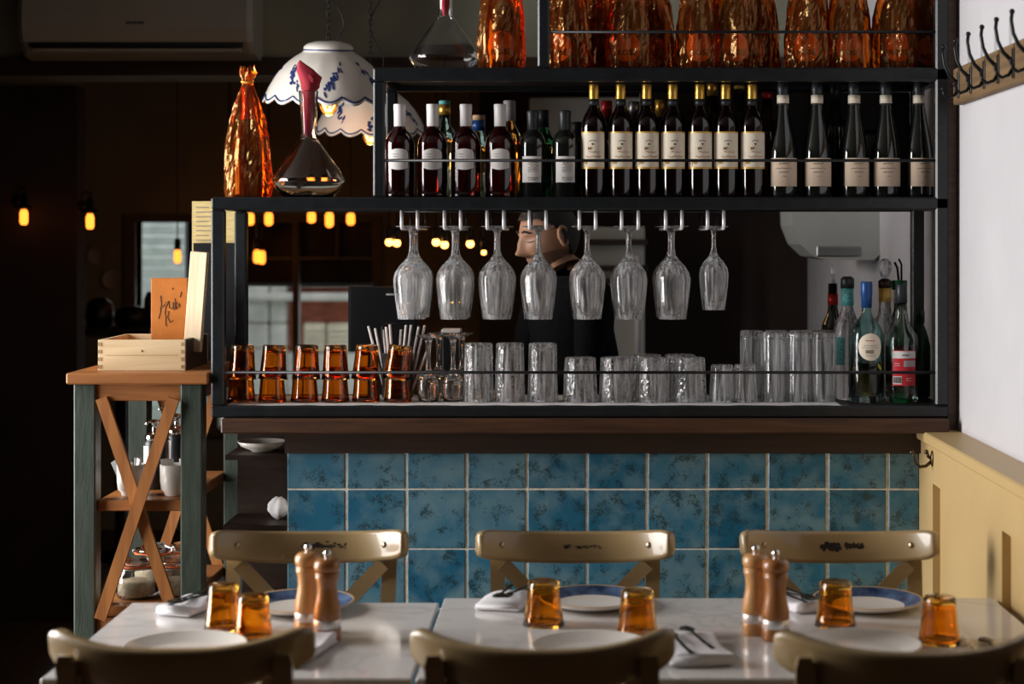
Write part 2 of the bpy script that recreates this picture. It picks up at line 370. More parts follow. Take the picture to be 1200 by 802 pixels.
# ------------------------------------------------------------------ mesh helpers
class MB:
    def __init__(s):
        s.v = []; s.f = []; s.sm = []
    def add(s, vs_, fs, smooth=False):
        o = len(s.v)
        s.v += [tuple(v) for v in vs_]
        for f in fs:
            s.f.append(tuple(i + o for i in f)); s.sm.append(smooth)
    def box(s, x0, x1, y0, y1, z0, z1, mtx=None):
        vs_ = [(x0, y0, z0), (x1, y0, z0), (x1, y1, z0), (x0, y1, z0), (x0, y0, z1), (x1, y0, z1), (x1, y1, z1), (x0, y1, z1)]
        if mtx is not None: vs_ = [mtx @ Vector(v) for v in vs_]
        s.add(vs_, [(0, 3, 2, 1), (4, 5, 6, 7), (0, 1, 5, 4), (1, 2, 6, 5), (2, 3, 7, 6), (3, 0, 4, 7)])
        return s
    def bbox(s, x0, x1, y0, y1, z0, z1, b=0.004, mtx=None):
        """box with chamfered edges"""
        b = min(b, (x1 - x0) * .45, (y1 - y0) * .45, (z1 - z0) * .45)
        vs_ = []; idx = {}
        X = (x0, x1); Y = (y0, y1); Z = (z0, z1)
        sg = (1, -1)
        for i in (0, 1):
            for j in (0, 1):
                for k in (0, 1):
                    cx, cyy, cz = X[i], Y[j], Z[k]
                    dx, dy, dz = sg[i] * b, sg[j] * b, sg[k] * b
                    idx[i, j, k, 'x'] = len(vs_); vs_.append((cx, cyy + dy, cz + dz))
                    idx[i, j, k, 'y'] = len(vs_); vs_.append((cx + dx, cyy, cz + dz))
                    idx[i, j, k, 'z'] = len(vs_); vs_.append((cx + dx, cyy + dy, cz))
        fs = []
        for i in (0, 1):
            q = [idx[i, 0, 0, 'x'], idx[i, 1, 0, 'x'], idx[i, 1, 1, 'x'], idx[i, 0, 1, 'x']]
            fs.append(q if i else q[::-1])
            q = [idx[0, i, 0, 'y'], idx[1, i, 0, 'y'], idx[1, i, 1, 'y'], idx[0, i, 1, 'y']]
            fs.append(q[::-1] if i else q)
            q = [idx[0, 0, i, 'z'], idx[1, 0, i, 'z'], idx[1, 1, i, 'z'], idx[0, 1, i, 'z']]
            fs.append(q if i else q[::-1])
        for i in (0, 1):
            for j in (0, 1):
                fl = (i + j) % 2
                q = [idx[i, j, 0, 'x'], idx[i, j, 0, 'y'], idx[i, j, 1, 'y'], idx[i, j, 1, 'x']]
                fs.append(q if fl else q[::-1])
                q = [idx[i, 0, j, 'x'], idx[i, 1, j, 'x'], idx[i, 1, j, 'z'], idx[i, 0, j, 'z']]
                fs.append(q if fl else q[::-1])
                q = [idx[0, i, j, 'y'], idx[1, i, j, 'y'], idx[1, i, j, 'z'], idx[0, i, j, 'z']]
                fs.append(q[::-1] if fl else q)
        for i in (0, 1):
            for j in (0, 1):
                for k in (0, 1):
                    fl = (i + j + k) % 2
                    q = [idx[i, j, k, 'x'], idx[i, j, k, 'y'], idx[i, j, k, 'z']]
                    fs.append(q if fl else q[::-1])
        if mtx is not None: vs_ = [mtx @ Vector(v) for v in vs_]
        s.add(vs_, fs)
        return s
    def lathe(s, prof, seg=28, cx=0, cy=0, z0=0, mod=None, smooth=True, closed=False, mtx=None):
        """prof: list of (r,z) walked bottom to top outside (then down inside); mod(theta, r, z)->(r,z)"""
        vs_ = []; rings = []
        for (r, z) in prof:
            if r < 1e-6:
                rings.append([len(vs_)]); vs_.append((cx, cy, z0 + z))
            else:
                ring = []
                for i in range(seg):
                    t = 2 * pi * i / seg
                    rr, zz = mod(t, r, z) if mod else (r, z)
                    ring.append(len(vs_)); vs_.append((cx + rr * cos(t), cy + rr * sin(t), z0 + zz))
                rings.append(ring)
        fs = []
        prs = list(zip(rings[:-1], rings[1:]))
        if closed: prs.append((rings[-1], rings[0]))
        for a, b in prs:
            if len(a) == 1 and len(b) == 1: continue
            for i in range(seg):
                j = (i + 1) % seg
                if len(a) == 1: fs.append((a[0], b[j], b[i]))
                elif len(b) == 1: fs.append((a[i], a[j], b[0]))
                else: fs.append((a[i], a[j], b[j], b[i]))
        if mtx is not None: vs_ = [mtx @ Vector(v) for v in vs_]
        s.add(vs_, fs, smooth)
        return s
    def tube(s, pts, r, seg=8, closed=False, caps=True, smooth=True, flat=1.0):
        pts = [Vector(p) for p in pts]; n = len(pts)
        rs = r if isinstance(r, (list, tuple)) else [r] * n
        vs_ = []; fs = []
        up = None
        for i, p in enumerate(pts):
            if closed: t = pts[(i + 1) % n] - pts[i - 1]
            else: t = pts[min(i + 1, n - 1)] - pts[max(i - 1, 0)]
            t.normalize()
            if up is None:
                up = Vector((0, 0, 1)) if abs(t.z) < 0.9 else Vector((0, 1, 0))
            a = t.cross(up)
            if a.length < 1e-5: a = t.cross(Vector((1, 0, 0)))
            a.normalize(); b = a.cross(t).normalized(); up = b
            for k in range(seg):
                th = 2 * pi * k / seg
                vs_.append(p + a * (rs[i] * cos(th)) + b * (rs[i] * flat * sin(th)))
        m = n if closed else n - 1
        for i in range(m):
            for k in range(seg):
                a0 = i * seg + k; a1 = i * seg + (k + 1) % seg
                b0 = ((i + 1) % n) * seg + k; b1 = ((i + 1) % n) * seg + (k + 1) % seg
                fs.append((a0, b0, b1, a1))
        if caps and not closed:
            fs.append(tuple(range(seg)))
            fs.append(tuple(range((n - 1) * seg, n * seg))[::-1])
        s.add(vs_, fs, smooth)
        return s
    def bar(s, p, q, wd, th, nrm=(0, 1, 0)):
        """rectangular bar from p to q, width wd across, thickness th along nrm"""
        p = Vector(p); q = Vector(q); t = (q - p).normalized(); n = Vector(nrm).normalized()
        a = t.cross(n).normalized(); n = a.cross(t).normalized()
        vs_ = []
        for c in (p, q):
            for (u, v) in ((-1, -1), (1, -1), (1, 1), (-1, 1)):
                vs_.append(c + a * (u * wd / 2) + n * (v * th / 2))
        s.add(vs_, [(0, 1, 2, 3), (7, 6, 5, 4), (0, 4, 5, 1), (1, 5, 6, 2), (2, 6, 7, 3), (3, 7, 4, 0)])
        return s
    def strip(s, secs, smooth=True, caps=True, closed=False):
        """loft through equal-length closed sections"""
        n = len(secs[0]); vs_ = [v for sec in secs for v in sec]; fs = []
        m = len(secs)
        for i in range(m if closed else m - 1):
            for k in range(n):
                a0 = i * n + k; a1 = i * n + (k + 1) % n
                b0 = ((i + 1) % m) * n + k; b1 = ((i + 1) % m) * n + (k + 1) % n
                fs.append((a0, a1, b1, b0))
        if caps and not closed:
            fs.append(tuple(range(n))[::-1]); fs.append(tuple(range((m - 1) * n, m * n)))
        s.add(vs_, fs, smooth)
        return s
    def grid(s, fn, nu, nv, smooth=True):
        vs_ = [fn(i / (nu - 1), j / (nv - 1)) for j in range(nv) for i in range(nu)]
        fs = [(j * nu + i, j * nu + i + 1, (j + 1) * nu + i + 1, (j + 1) * nu + i) for j in range(nv - 1) for i in range(nu - 1)]
        s.add(vs_, fs, smooth)
        return s
    def sphere(s, c, r, seg=16, rings=10, sc_=(1, 1, 1)):
        c = Vector(c); vs_ = []; fs = []
        vs_.append(c + Vector((0, 0, r * sc_[2])))
        for j in range(1, rings):
            ph = pi * j / rings
            for i in range(seg):
                t = 2 * pi * i / seg
                vs_.append(c + Vector((r * sc_[0] * sin(ph) * cos(t), r * sc_[1] * sin(ph) * sin(t), r * sc_[2] * cos(ph))))
        vs_.append(c - Vector((0, 0, r * sc_[2])))
        for i in range(seg):
            fs.append((0, 1 + i, 1 + (i + 1) % seg))
            for j in range(rings - 2):
                a = 1 + j * seg + i; b = 1 + j * seg + (i + 1) % seg
                fs.append((a, a + seg, b + seg, b))
            a = 1 + (rings - 2) * seg
            fs.append((len(vs_) - 1, a + (i + 1) % seg, a + i))
        s.add(vs_, fs, True)
        return s
    def mesh(s, name):
        me = bpy.data.meshes.new(name)
        me.from_pydata(s.v, [], s.f)
        me.polygons.foreach_set('use_smooth', s.sm)
        me.update()
        return me
    def build(s, name, m, parent=None, loc=None, rot=None):
        me = s.mesh(name)
        me.materials.append(M[m] if isinstance(m, str) else m)
        return link(name, me, parent, loc, rot)

def link(name, me, parent=None, loc=None, rot=None):
    o = bpy.data.objects.new(name, me)
    C.objects.link(o)
    if parent is not None: o.parent = parent
    if loc is not None: o.location = loc
    if rot is not None: o.rotation_euler = rot
    return o

def tag(o, label, cat, group=None):
    o['label'] = label; o['category'] = cat
    if group: o['group'] = group
    return o
def thing(name, label, cat, loc=(0, 0, 0), rz=0.0, group=None):
    o = bpy.data.objects.new(name, None); C.objects.link(o)
    o.empty_display_size = 0.05
    o.location = loc; o.rotation_euler = (0, 0, rz)
    return tag(o, label, cat, group)
def struct(o):
    o['kind'] = 'structure'
    return o
def dup(root, label=None, loc=None, rot=None, group=None, scale=None):
    r = root.copy(); C.objects.link(r)
    if label: r['label'] = label
    if group: r['group'] = group
    if loc is not None: r.location = loc
    if rot is not None: r.rotation_euler = rot
    if scale is not None: r.scale = scale
    for ch in list(root.children):
        c = ch.copy(); C.objects.link(c); c.parent = r
        for g in list(ch.children):
            d = g.copy(); C.objects.link(d); d.parent = c
    return r
ORD = ['first', 'second', 'third', 'fourth', 'fifth', 'sixth', 'seventh', 'eighth', 'ninth', 'tenth', 'eleventh', 'twelfth']

def text_mesh(s_, size, m, name='lettering', parent=None, mtx=None, bend=None, off=0.0004):
    """flat lettering in XZ (facing -Y); bend=(radius) wraps it round a vertical axis at the origin"""
    cu = bpy.data.curves.new('txt', 'FONT'); cu.body = s_; cu.size = size
    cu.offset = size * .02; cu.align_x = 'CENTER'; cu.align_y = 'CENTER'; cu.resolution_u = 2
    t = bpy.data.objects.new('txt', cu); C.objects.link(t)
    dg = bpy.context.evaluated_depsgraph_get()
    me = bpy.data.meshes.new_from_object(t.evaluated_get(dg))
    bpy.data.objects.remove(t); bpy.data.curves.remove(cu)
    for v in me.vertices:
        x, z = v.co.x, v.co.y
        v.co = Vector((x, 0, z))
        if mtx is not None: v.co = mtx @ v.co
        if bend:
            a = v.co.x / bend; r = bend + off
            v.co = Vector((r * sin(a), -r * cos(a), v.co.z))
    me.materials.clear(); me.materials.append(M[m])
    return link(name, me, parent)

def patch(mb, r, a0, a1, z0, z1, nu=14, nv=2, shape=None):
    """label patch on a cylinder of radius r; angles from the camera-facing side (-Y), + to the right"""
    def fn(u, v):
        a = a0 + (a1 - a0) * u
        zb, zt = (shape(u) if shape else (z0, z1))
        z = zb + (zt - zb) * v
        return (r * sin(a), -r * cos(a), z)
    return mb.grid(fn, nu, nv)

def scribble(mb, r, a_c, width, z, amp, n, seed=0, th=0.0007):
    """one line of illegible handwriting wrapped on a bottle"""
    rnd = random.Random(seed)
    pts = []
    for i in range(n):
        u = i / (n - 1)
        a = a_c + (u - .5) * width / r
        zz = z + amp * (rnd.random() - .5) * 2
        pts.append((r * sin(a), -r * cos(a), zz))
    mb.tube(pts, th, 4)
    return mb

# ================================================================== THE ROOM
XR = 1.065      # white wall
XW = 0.973      # face of the cream wainscot
XL = -3.2
YB = 9.2        # far wall
def sbox(name, m, *a):
    return struct(MB().box(*a).build(name, m))
sbox('floor', 'floor', XL - .2, XR + .2, -2.2, YB + .2, -0.1, 0)
sbox('ceiling', 'ceiling', XL - .2, XR + .2, -2.2, YB + .2, 3.0, 3.1)
sbox('wall_right', 'white_wall', XR, XR + .12, 3.3, YB + .1, 0, 3.0)
sbox('wall_right_unseen', 'dark_wall', XR, XR + .12, -2.2, 3.3, 0, 3.0)  # unseen near stretch, made dark to cut bounce onto the near chairs
# unseen partition added to keep window light out of the back room
sbox('wall_light_block', 'dark_wall', XL, -1.80, 5.06, 5.18, 0, 3.0)
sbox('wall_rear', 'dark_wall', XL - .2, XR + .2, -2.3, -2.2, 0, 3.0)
# left wall with the shopfront window opening (Y 3.35..5.0, Z 0.42..2.85)
mb = MB()
mb.box(XL - .12, XL, -2.2, 3.35, 0, 3.0); mb.box(XL - .12, XL, 5.0, YB + .1, 0, 3.0)
mb.box(XL - .12, XL, 3.35, 5.0, 0, .42); mb.box(XL - .12, XL, 3.35, 5.0, 2.85, 3.0)
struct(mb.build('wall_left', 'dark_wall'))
wf = struct(MB().box(XL - .1, XL + .02, 3.3, 3.36, .37, 2.9).box(XL - .1, XL + .02, 4.99, 5.05, .37, 2.9)
            .box(XL - .1, XL + .02, 3.3, 5.05, .37, .43).box(XL - .1, XL + .02, 3.3, 5.05, 2.84, 2.9).build('window_1', 'frame_olive'))
MB().box(XL + .035, XL + .06, 4.165, 4.185, .43, 2.84).build('mullion', 'frame_olive', wf)
# bulkhead the air conditioner hangs on
sbox('wall_bulkhead', 'olive_wall', XL, XR, 6.6, 6.85, 2.2, 3.0)
sbox('trim_1', 'dark_wood', XL, XR, 6.57, 6.6, 2.2, 2.27)
# dark partition at the left and the dark wall behind the bar
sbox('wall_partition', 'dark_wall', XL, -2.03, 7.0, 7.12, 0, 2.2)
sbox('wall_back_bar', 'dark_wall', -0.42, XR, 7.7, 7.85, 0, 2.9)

# far wall with a wide window on the street
wx0, wx1, wz0, wz1 = PX(160, YB), PX(437, YB), .55, 1.66
mb = MB()
mb.box(XL, wx0, YB, YB + .12, 0, 3); mb.box(wx1, XR, YB, YB + .12, 0, 3)
mb.box(wx0, wx1, YB, YB + .12, 0, wz0); mb.box(wx0, wx1, YB, YB + .12, wz1, 3)
struct(mb.build('wall_far', 'far_wall'))
win = struct(MB().box(wx0 - .06, wx0, YB - .03, YB + .1, wz0, wz1 + .04).box(wx1, wx1 + .05, YB - .03, YB + .1, wz0, wz1 + .04)
             .box(wx0, wx1, YB - .03, YB + .1, wz1, wz1 + .04).box(wx0, wx1, YB - .05, YB + .1, wz0 - .04, wz0).build('window_2', 'frame_olive'))
for px, wd in ((250, 12), (347, 7)):
    x = PX(px, YB); MB().box(x - wd * .0023, x + wd * .0023, YB - .02, YB + .06, wz0, wz1).build('mullion', 'frame_olive', win)
MB().box(PX(262, YB), wx1, YB, YB + .04, PZ(303, YB) - .008, PZ(303, YB) + .008).build('transom', 'frame_olive', win)
MB().box(PX(395, YB) - .008, PX(395, YB) + .008, YB, YB + .04, PZ(303, YB), wz1).build('mullion', 'frame_olive', win)
for a, b in ((wx0, PX(250, YB)), (PX(250, YB), PX(347, YB)), (PX(347, YB), wx1)):
    MB().box(a, b, YB + .02, YB + .026, wz0, wz1).build('pane', 'pane', win)

# the street outside: facade of the building opposite
YF_ = 14.0
fac = thing('building', 'grey stone and red brick building across the street, seen through the far window', 'building', (0, YF_, 0))
def fb(name, m, px0, px1, py0, py1, y0=0.0, y1=0.4):
    return MB().bbox(PX(px0, YF_), PX(px1, YF_), y0, y1, PZ(py1, YF_), PZ(py0, YF_), .015).build(name, m, fac)
fb('brick_wall', 'brick', 315, 520, 150, 700, .25, .5)
fb('cornice', 'stone', 285, 520, 344, 353, .0, .4)
fb('lintel', 'stone', 285, 520, 333, 337, .15, .4)
for i in range(5):
    fb('stone_block', 'stone', 262, 312, 320 + i * 30, 349 + i * 30, .05, .4)
    fb('stone_block', 'stone', 313, 332, 320 + i * 30, 349 + i * 30, .1, .4)
fb('sill', 'stone', 332, 520, 395 + 20, 470, .15, .4)
for a, b in ((352, 378), (380, 410), (412, 440)):
    sh = fb('shutter', 'shutter', a, b, 380, 414, .16, .25)
    for k in range(5):
        z = PZ(411 - k * 6, YF_)
        MB().box(PX(a + 3, YF_), PX(b - 3, YF_), .125, .16, z - .012, z + .012).build('slat', 'shutter', sh)
sid = thing('siding_house', 'pale green clapboard house seen through the far window beside the menus', 'building', (0, YF_ - .5, 0))
for k in range(30):
    z = -.02 + k * .085
    MB().box(PX(90, 13.5), PX(256, 13.5), 0 - .0, .12, z, z + .08).build('board', 'siding', sid)
tag(MB().bbox(PX(255, 10.2), PX(470, 10.2), 9.321, 10.2, PZ(331, 10.2), 2.6, .02).build('awning', 'plastic_black'),
    'dark awning hanging outside the top of the far window', 'awning')
tag(MB().bbox(-12, 6, 9.4, 20, -.12, -.02, .01).build('street', 'stone'), 'grey pavement outside the far window', 'street')
bpy.data.objects['street']['kind'] = 'structure'

# tiled half wall under the cabinet
YT = 4.78
struct(MB().box(PX(337, YT), XW, YT, YT + .16, 0, 1.036).build('wall_bar', 'grout'))
barwall = bpy.data.objects['wall_bar']
pit = .1683
rows = [(.8705, .970)]
z = .8655
for i in range(6):
    rows.append((max(z - .1635, .0), z)); z -= .1665
tm = {}
x0 = PX(337, YT)
rnd = random.Random(3)
for (za, zb) in rows:
    if zb < 0.02: continue
    for c in range(11):
        xa = x0 + c * pit; xb = min(xa + pit - .0075, XW - .001)
        key = (round(xb - xa, 3), round(zb - za, 3))
        if key not in tm:
            ww, hh = (xb - xa) / 2, (zb - za) / 2
            me = MB().bbox(-ww, ww, -.004, .005, -hh, hh, .0025).mesh('tile'); me.materials.append(M['tile']); tm[key] = me
        link('tile', tm[key], barwall, ((xa + xb) / 2 + rnd.uniform(-.0006, .0006), YT + .0015, (za + zb) / 2 + rnd.uniform(-.0006, .0006)), (rnd.uniform(-.004, .004), 0, rnd.uniform(-.006, .006)))
# ledge and dark beam below the cabinet
struct(MB().bbox(PX(259, 4.66), 1.03, 4.655, 5.06, 1.038, 1.078, .004).build('trim_2', 'ledge'))
struct(MB().box(-.80, XW, 4.755, 4.96, .972, 1.037).build('trim_3', 'dark_wood'))
# dark bar end left of the tiles
struct(MB().box(-.985, -.80, 5.03, 5.06, 0, 1.037).build('wall_bar_end', 'dark_wood'))
struct(MB().box(-.815, -.797, 4.80, 5.05, 0, .45).build('trim_4', 'pale_wood'))
# cream wainscot of the right wall
mb = MB()
def wain(y0, y1, z0, z1, x=XW):
    mb.box(x, XR + .01, y0, y1, z0, z1)
CAPZ = 1.042
wain(2.9, 4.778, .985 - .075, CAPZ - .03)              # top rail
wain(2.9, 4.778, 0, .16)                               # bottom rail
for (a, b) in ((4.60, 4.778), (3.86, 4.0), (2.9, 3.2)):
    wain(a, b, .16, .91)
wain(2.9, 4.778, .16, .91, XW + .02)
wn = struct(mb.build('wall_wainscot', 'cream'))
MB().bbox(XW - .012, XR + .01, 2.9, 4.79, CAPZ - .03, CAPZ, .004).build('cap', 'cream', wn)
# dark post between cabinet and wall
struct(MB().box(1.037, 1.062, 4.705, 4.74, 1.0, 3.0).build('trim_5', 'ledge'))
# ================================================================== THE BAR CABINET
YF, YBK = 4.68, 5.04
kf = YF / FPX
def fx(px): return PX(px, YF)
def fz(py): return PZ(py, YF)
XA, XB = fx(247), fx(1112)
XU = fx(437); XV = fx(630)
Z0, Z1 = fz(490), fz(476)
Z2, Z3 = fz(246), fz(231)
Z4, Z5 = fz(95), fz(79)
Z6 = 2.46
T = .036
cab = thing('bar_cabinet', 'stepped black steel shelf frame standing on the bar, full of glasses and bottles', 'shelf', (0, 0, 0))
def cb(name, m, *a, b=.005):
    return MB().bbox(*a, b).build(name, m, cab)
for y0 in (YF, YBK - T):
    y1 = y0 + T
    cb('rail', 'black_steel', XA, XB, y0, y1, Z0, Z1)
    cb('rail', 'black_steel', XA, XB, y0, y1, Z2, Z3)
    cb('rail', 'black_steel', XU, XB, y0, y1, Z4, Z5)
    cb('rail', 'black_steel', XV, XB, y0, y1, Z6, Z6 + T)
    cb('post', 'black_steel', XA, XA + T, y0, y1, Z1, Z2)
    cb('post', 'black_steel', XU, XU + T * .9, y0, y1, Z3, Z4)
    cb('post', 'black_steel', XV, XV + T * .9, y0, y1, Z5, Z6)
    cb('post', 'black_steel', XB - T, XB, y0, y1, Z1, Z6)
for x0_ in (XA, XB - T):
    cb('side_rail', 'black_steel', x0_, x0_ + T, YF + T, YBK - T, Z0, Z1)
    cb('side_rail', 'black_steel', x0_, x0_ + T, YF + T, YBK - T, Z2, Z3)
cb('side_rail', 'black_steel', XU, XU + T * .9, YF + T, YBK - T, Z4, Z5)
cb('side_rail', 'black_steel', XB - T, XB, YF + T, YBK - T, Z4, Z5)
ZS1, ZS2, ZS3 = Z1 - .002, Z3 - .002, Z5 - .002
cb('shelf_board', 'shelf', XA + T, XB - T, YF + T, YBK - T, ZS1 - .02, ZS1)
cb('shelf_board', 'shelf', XA + T, XB - T, YF + T, YBK - T, ZS2 - .02, ZS2)
cb('shelf_board', 'shelf', XU + T, XB - T, YF + T, YBK - T, ZS3 - .02, ZS3)
cb('back_panel', 'shelf', .20, XB - T, YBK - .006, YBK, Z3, Z4)
for py, xa in ((437, XA), (188, XU), (37, XV)):
    zb = fz(py)
    MB().tube([(xa + T * .5, YF + .008, zb), (XB - T * .5, YF + .008, zb)], .0042, 8).build('guard_rod', 'iron', cab)
# white paper liner under the glasses
def liner(u, v):
    x = (XA + T + .003) + (PX(985, 4.7) - XA - T - .003) * u
    e = .006 * sin(u * 61) + .004 * sin(u * 143 + 1) if v == 0 else 0
    y = (YF + .012 + e) + (YBK - T - .02 - YF - .012) * v
    return (x, y, ZS1 + .0035 - (.001 if v == 0 else 0))
mb = MB().grid(liner, 160, 2)
tag(mb.build('paper_liner', 'liner'), 'white paper liner with a ragged front edge under the shelf glasses', 'liner')

# wine glass racks
def rack(px_list, label):
    t = thing('glass_rack', label, 'rack', (0, 0, 0), group='wire racks under the middle shelf')
    for px in px_list:
        x = PX(px, 4.73)
        MB().tube([(x, 4.725, Z2 - .001), (x, 4.725, PZ(264, 4.73)), (x, 4.731, PZ(267.5, 4.73)), (x, 4.75, PZ(268, 4.73)), (x, 5.0, PZ(268, 4.73))], .0048, 8).build('rod', 'rod', t)
        MB().tube([(x, 4.985, PZ(268, 4.73)), (x, 4.985, Z2 - .001)], .003, 6).build('hanger', 'iron', t)
    MB().tube([(PX(px_list[0], 4.73), 4.725, Z2 - .0045), (PX(px_list[-1], 4.73), 4.725, Z2 - .0045)], .003, 6).build('cross_wire', 'iron', t)
rack([471, 489.5, 521, 540, 571, 590.5, 620.5, 640], 'chrome wire rack holding the four wine glasses at the left')
rack([679, 698, 728.5, 748, 780, 799, 829, 848], 'chrome wire rack holding the four wine glasses at the right')

# ------------------------------------------------------------------ glassware
def wineglass_mesh(s_=1.0):
    o = [(.039, 0), (.0455, .05), (.0505, .095), (.0512, .112), (.047, .130), (.034, .150), (.018, .166), (.0095, .180), (.0066, .198), (.0062, .222), (.0075, .243), (.014, .2535), (.034, .2575), (.0445, .259), (.0448, .2605), (.034, .2615), (0, .263)]
    i = [(.0, .158), (.010, .157), (.026, .148), (.043, .130), (.0492, .111), (.0487, .095), (.0438, .05), (.0375, .0006)]
    prof = [(r * s_, z * s_) for r, z in o[::-1]] + []
    full = [(r * s_, z * s_) for r, z in (i + o)]
    # i goes from bowl bottom (axis) down to the rim, o from rim up to the foot (axis)
    def flute(t_, r, z):
        k = max(0.0, min(1.0, (z / s_ - .0) / .03)) * max(0.0, min(1.0, (.16 - z / s_) / .03))
        return r * (1 + .014 * k * cos(14 * t_)), z
    return MB().lathe(full, 56, mod=flute)
gm = wineglass_mesh().mesh('wine_glass'); gm.materials.append(M['barglass'])
zg = PZ(268, 4.73) + .0042 - .2575
gpx = [482, 531, 580, 630, 687.5, 736.5, 785.5]
for i, px in enumerate(gpx):
    x = (PX([471, 521, 571, 620.5, 679, 728.5, 780][i], 4.73) + PX([489.5, 540, 590.5, 640, 698, 748, 799][i], 4.73)) / 2
    o = link('wine_glass', gm, None, (x, 4.79, zg), (0, 0, i * .7))
    tag(o, f'{ORD[i]} hanging wine glass from the left, in the front row under the middle shelf', 'glass', 'hanging wine glasses')
    o = link('wine_glass', gm, None, (x, 4.90, zg), (0, 0, i * .9))
    tag(o, f'hanging wine glass right behind the {ORD[i]} front one from the left', 'glass', 'hanging wine glasses')
sm_ = wineglass_mesh(.90).mesh('wine_glass'); sm_.materials.append(M['barglass'])
for v in sm_.vertices:
    if v.co.z < .15: v.co.x *= .90; v.co.y *= .90
x = (PX(829, 4.73) + PX(848, 4.73)) / 2
tag(link('wine_glass', sm_, None, (x, 4.79, PZ(268, 4.73) + .0042 - .2575 * .9)), 'smaller hanging wine glass at the right end of the racks', 'glass', 'hanging wine glasses')

def tumbler_mesh(h, rb, rt, wall, base, mat, seg=28, mod=None, flare=0.0, name='tumbler'):
    """upside-down tumbler: open rim (radius rb) at z=0, closed base (radius rt) at top"""
    n = 7
    outer = []
    for k in range(n + 1):
        u = k / n
        r = rb + (rt - rb) * u + flare * (1 - u) ** 5
        outer.append((r, h * u * .965))
    outer += [(rt - .002, h * .992), (rt * .86, h), (0, h)]
    inner = [(0, h - base)]
    for k in range(n, -1, -1):
        u = k / n
        r = rb + (rt - rb) * u + flare * (1 - u) ** 5 - wall
        zz = min(h * u * .965, h - base)
        if k == n: inner.append((r * .8, h - base))
        inner.append((r, zz if k < n else h - base - .003))
    me = MB().lathe(inner + outer, seg, mod=mod).mesh(name)
    me.materials.append(M[mat])
    return me
def dec(nf, amp):
    return lambda t, r, z: (r * (1 + amp * cos(nf * t)), z)
amber = tumbler_mesh(.098, .0330, .0262, .0025, .011, 'amber', 40, dec(8, .010), .003)
amber_s = tumbler_mesh(.096, .0375, .0315, .0026, .011, 'amber_dark', 40, dec(8, .008), .003)
for i, (px, d, tx, ty) in enumerate([(283, 4.80, 0, 0.03), (319, 4.79, .0, .06), (357, 4.79, 0, .13), (393, 4.79, 0, .02), (429, 4.80, 0, -.08), (466, 4.79, 0, -.12)]):
    x = PX(px, d)
    o = link('amber_tumbler', amber_s, None, (x, d, ZS1 + .004), (0, 0, i * .6))
    tag(o, f'lower amber glass tumbler of the {ORD[i]} stack on the shelf from the left', 'glass', 'stacked amber tumblers on the shelf')
    o = link('amber_tumbler', amber_s, None, (x + ty * .03, d, ZS1 + .004 + .0625), (0, ty, i * .6 + .3))
    tag(o, f'upper amber glass tumbler of the {ORD[i]} stack on the shelf from the left', 'glass', 'stacked amber tumblers on the shelf')

# short stemmed glasses upside down
o_ = [(.0275, 0), (.031, .02), (.033, .045), (.032, .06), (.024, .075), (.012, .083), (.0075, .092), (.0065, .12), (.0075, .165), (.014, .178), (.033, .183), (.034, .1845), (.03, .186), (0, .188)]
i_ = [(0, .074), (.014, .072), (.026, .062), (.0312, .045), (.0292, .02), (.0259, .0005)]
stm = MB().lathe(i_ + o_, 28).mesh('stemmed_glass'); stm.materials.append(M['glass'])
for i, (px, d) in enumerate([(502, 4.79), (531, 4.80), (514, 4.90), (541, 4.91)]):
    o = link('stemmed_glass', stm, None, (PX(px, d), d, ZS1 + .004), (0, 0, i))
    tag(o, ['front short-stemmed glass upside down beside the amber stacks', 'front short-stemmed glass upside down beside the tall cut tumblers',
            'rear short-stemmed glass upside down behind the left front one', 'rear short-stemmed glass upside down behind the right front one'][i], 'glass', 'upturned stemmed glasses')
tallcut = tumbler_mesh(.164, .0425, .0385, .003, .014, 'cut_glass', 48, dec(12, .02))
for i, px in enumerate([561, 597.5, 636]):
    tag(link('cut_tumbler', tallcut, None, (PX(px, 4.80), 4.80, ZS1 + .004), (0, 0, i * 1.1)),
        f'tall patterned clear tumbler upside down, {ORD[i]} of three from the left', 'glass', 'tall cut tumblers')
shortcut = tumbler_mesh(.124, .0490, .0430, .003, .016, 'cut_glass', 48, dec(10, .022))
for i, px in enumerate([680, 722, 765, 808]):
    tag(link('short_tumbler', shortcut, None, (PX(px, 4.80), 4.80, ZS1 + .004), (0, 0, i * 1.3)),
        f'short patterned clear tumbler upside down, {ORD[i]} of the front four from the left', 'glass', 'short cut tumblers')
for i, px in enumerate([757, 797]):
    tag(link('short_tumbler', shortcut, None, (PX(px, 4.92), 4.92, ZS1 + .004), (0, 0, i * 1.7)),
        f'short patterned tumbler in the back row, {["left", "right"][i]} one of the two', 'glass', 'short cut tumblers')
shot = tumbler_mesh(.104, .036, .030, .003, .012, 'ribbed_glass', 56, dec(14, .025))
for i, (px, d) in enumerate([(846, 4.785), (873, 4.79)]):
    tag(link('small_tumbler', shot, None, (PX(px, d), d, ZS1 + .004), (0, 0, i)),
        ['small ribbed tumbler beside the short patterned tumblers', 'small ribbed tumbler in front of the highballs at their left end'][i], 'glass', 'small ribbed tumblers')
hib = tumbler_mesh(.194, .0345, .0335, .0028, .016, 'ribbed_glass', 50, dec(10, .03))
for i, (px, d) in enumerate([(906, 4.80), (935.5, 4.80), (964, 4.80), (881, 4.90), (909, 4.90), (938, 4.90), (966, 4.91)]):
    lab = f'clear ribbed highball glass upside down, front row, {["left", "middle", "right"][i]}' if i < 3 else f'clear ribbed highball glass upside down, back row, {ORD[i-3]} from the left'
    tag(link('highball_glass', hib, None, (PX(px, d), d, ZS1 + .004), (0, 0, i * .5)), lab, 'glass', 'upturned highball glasses')

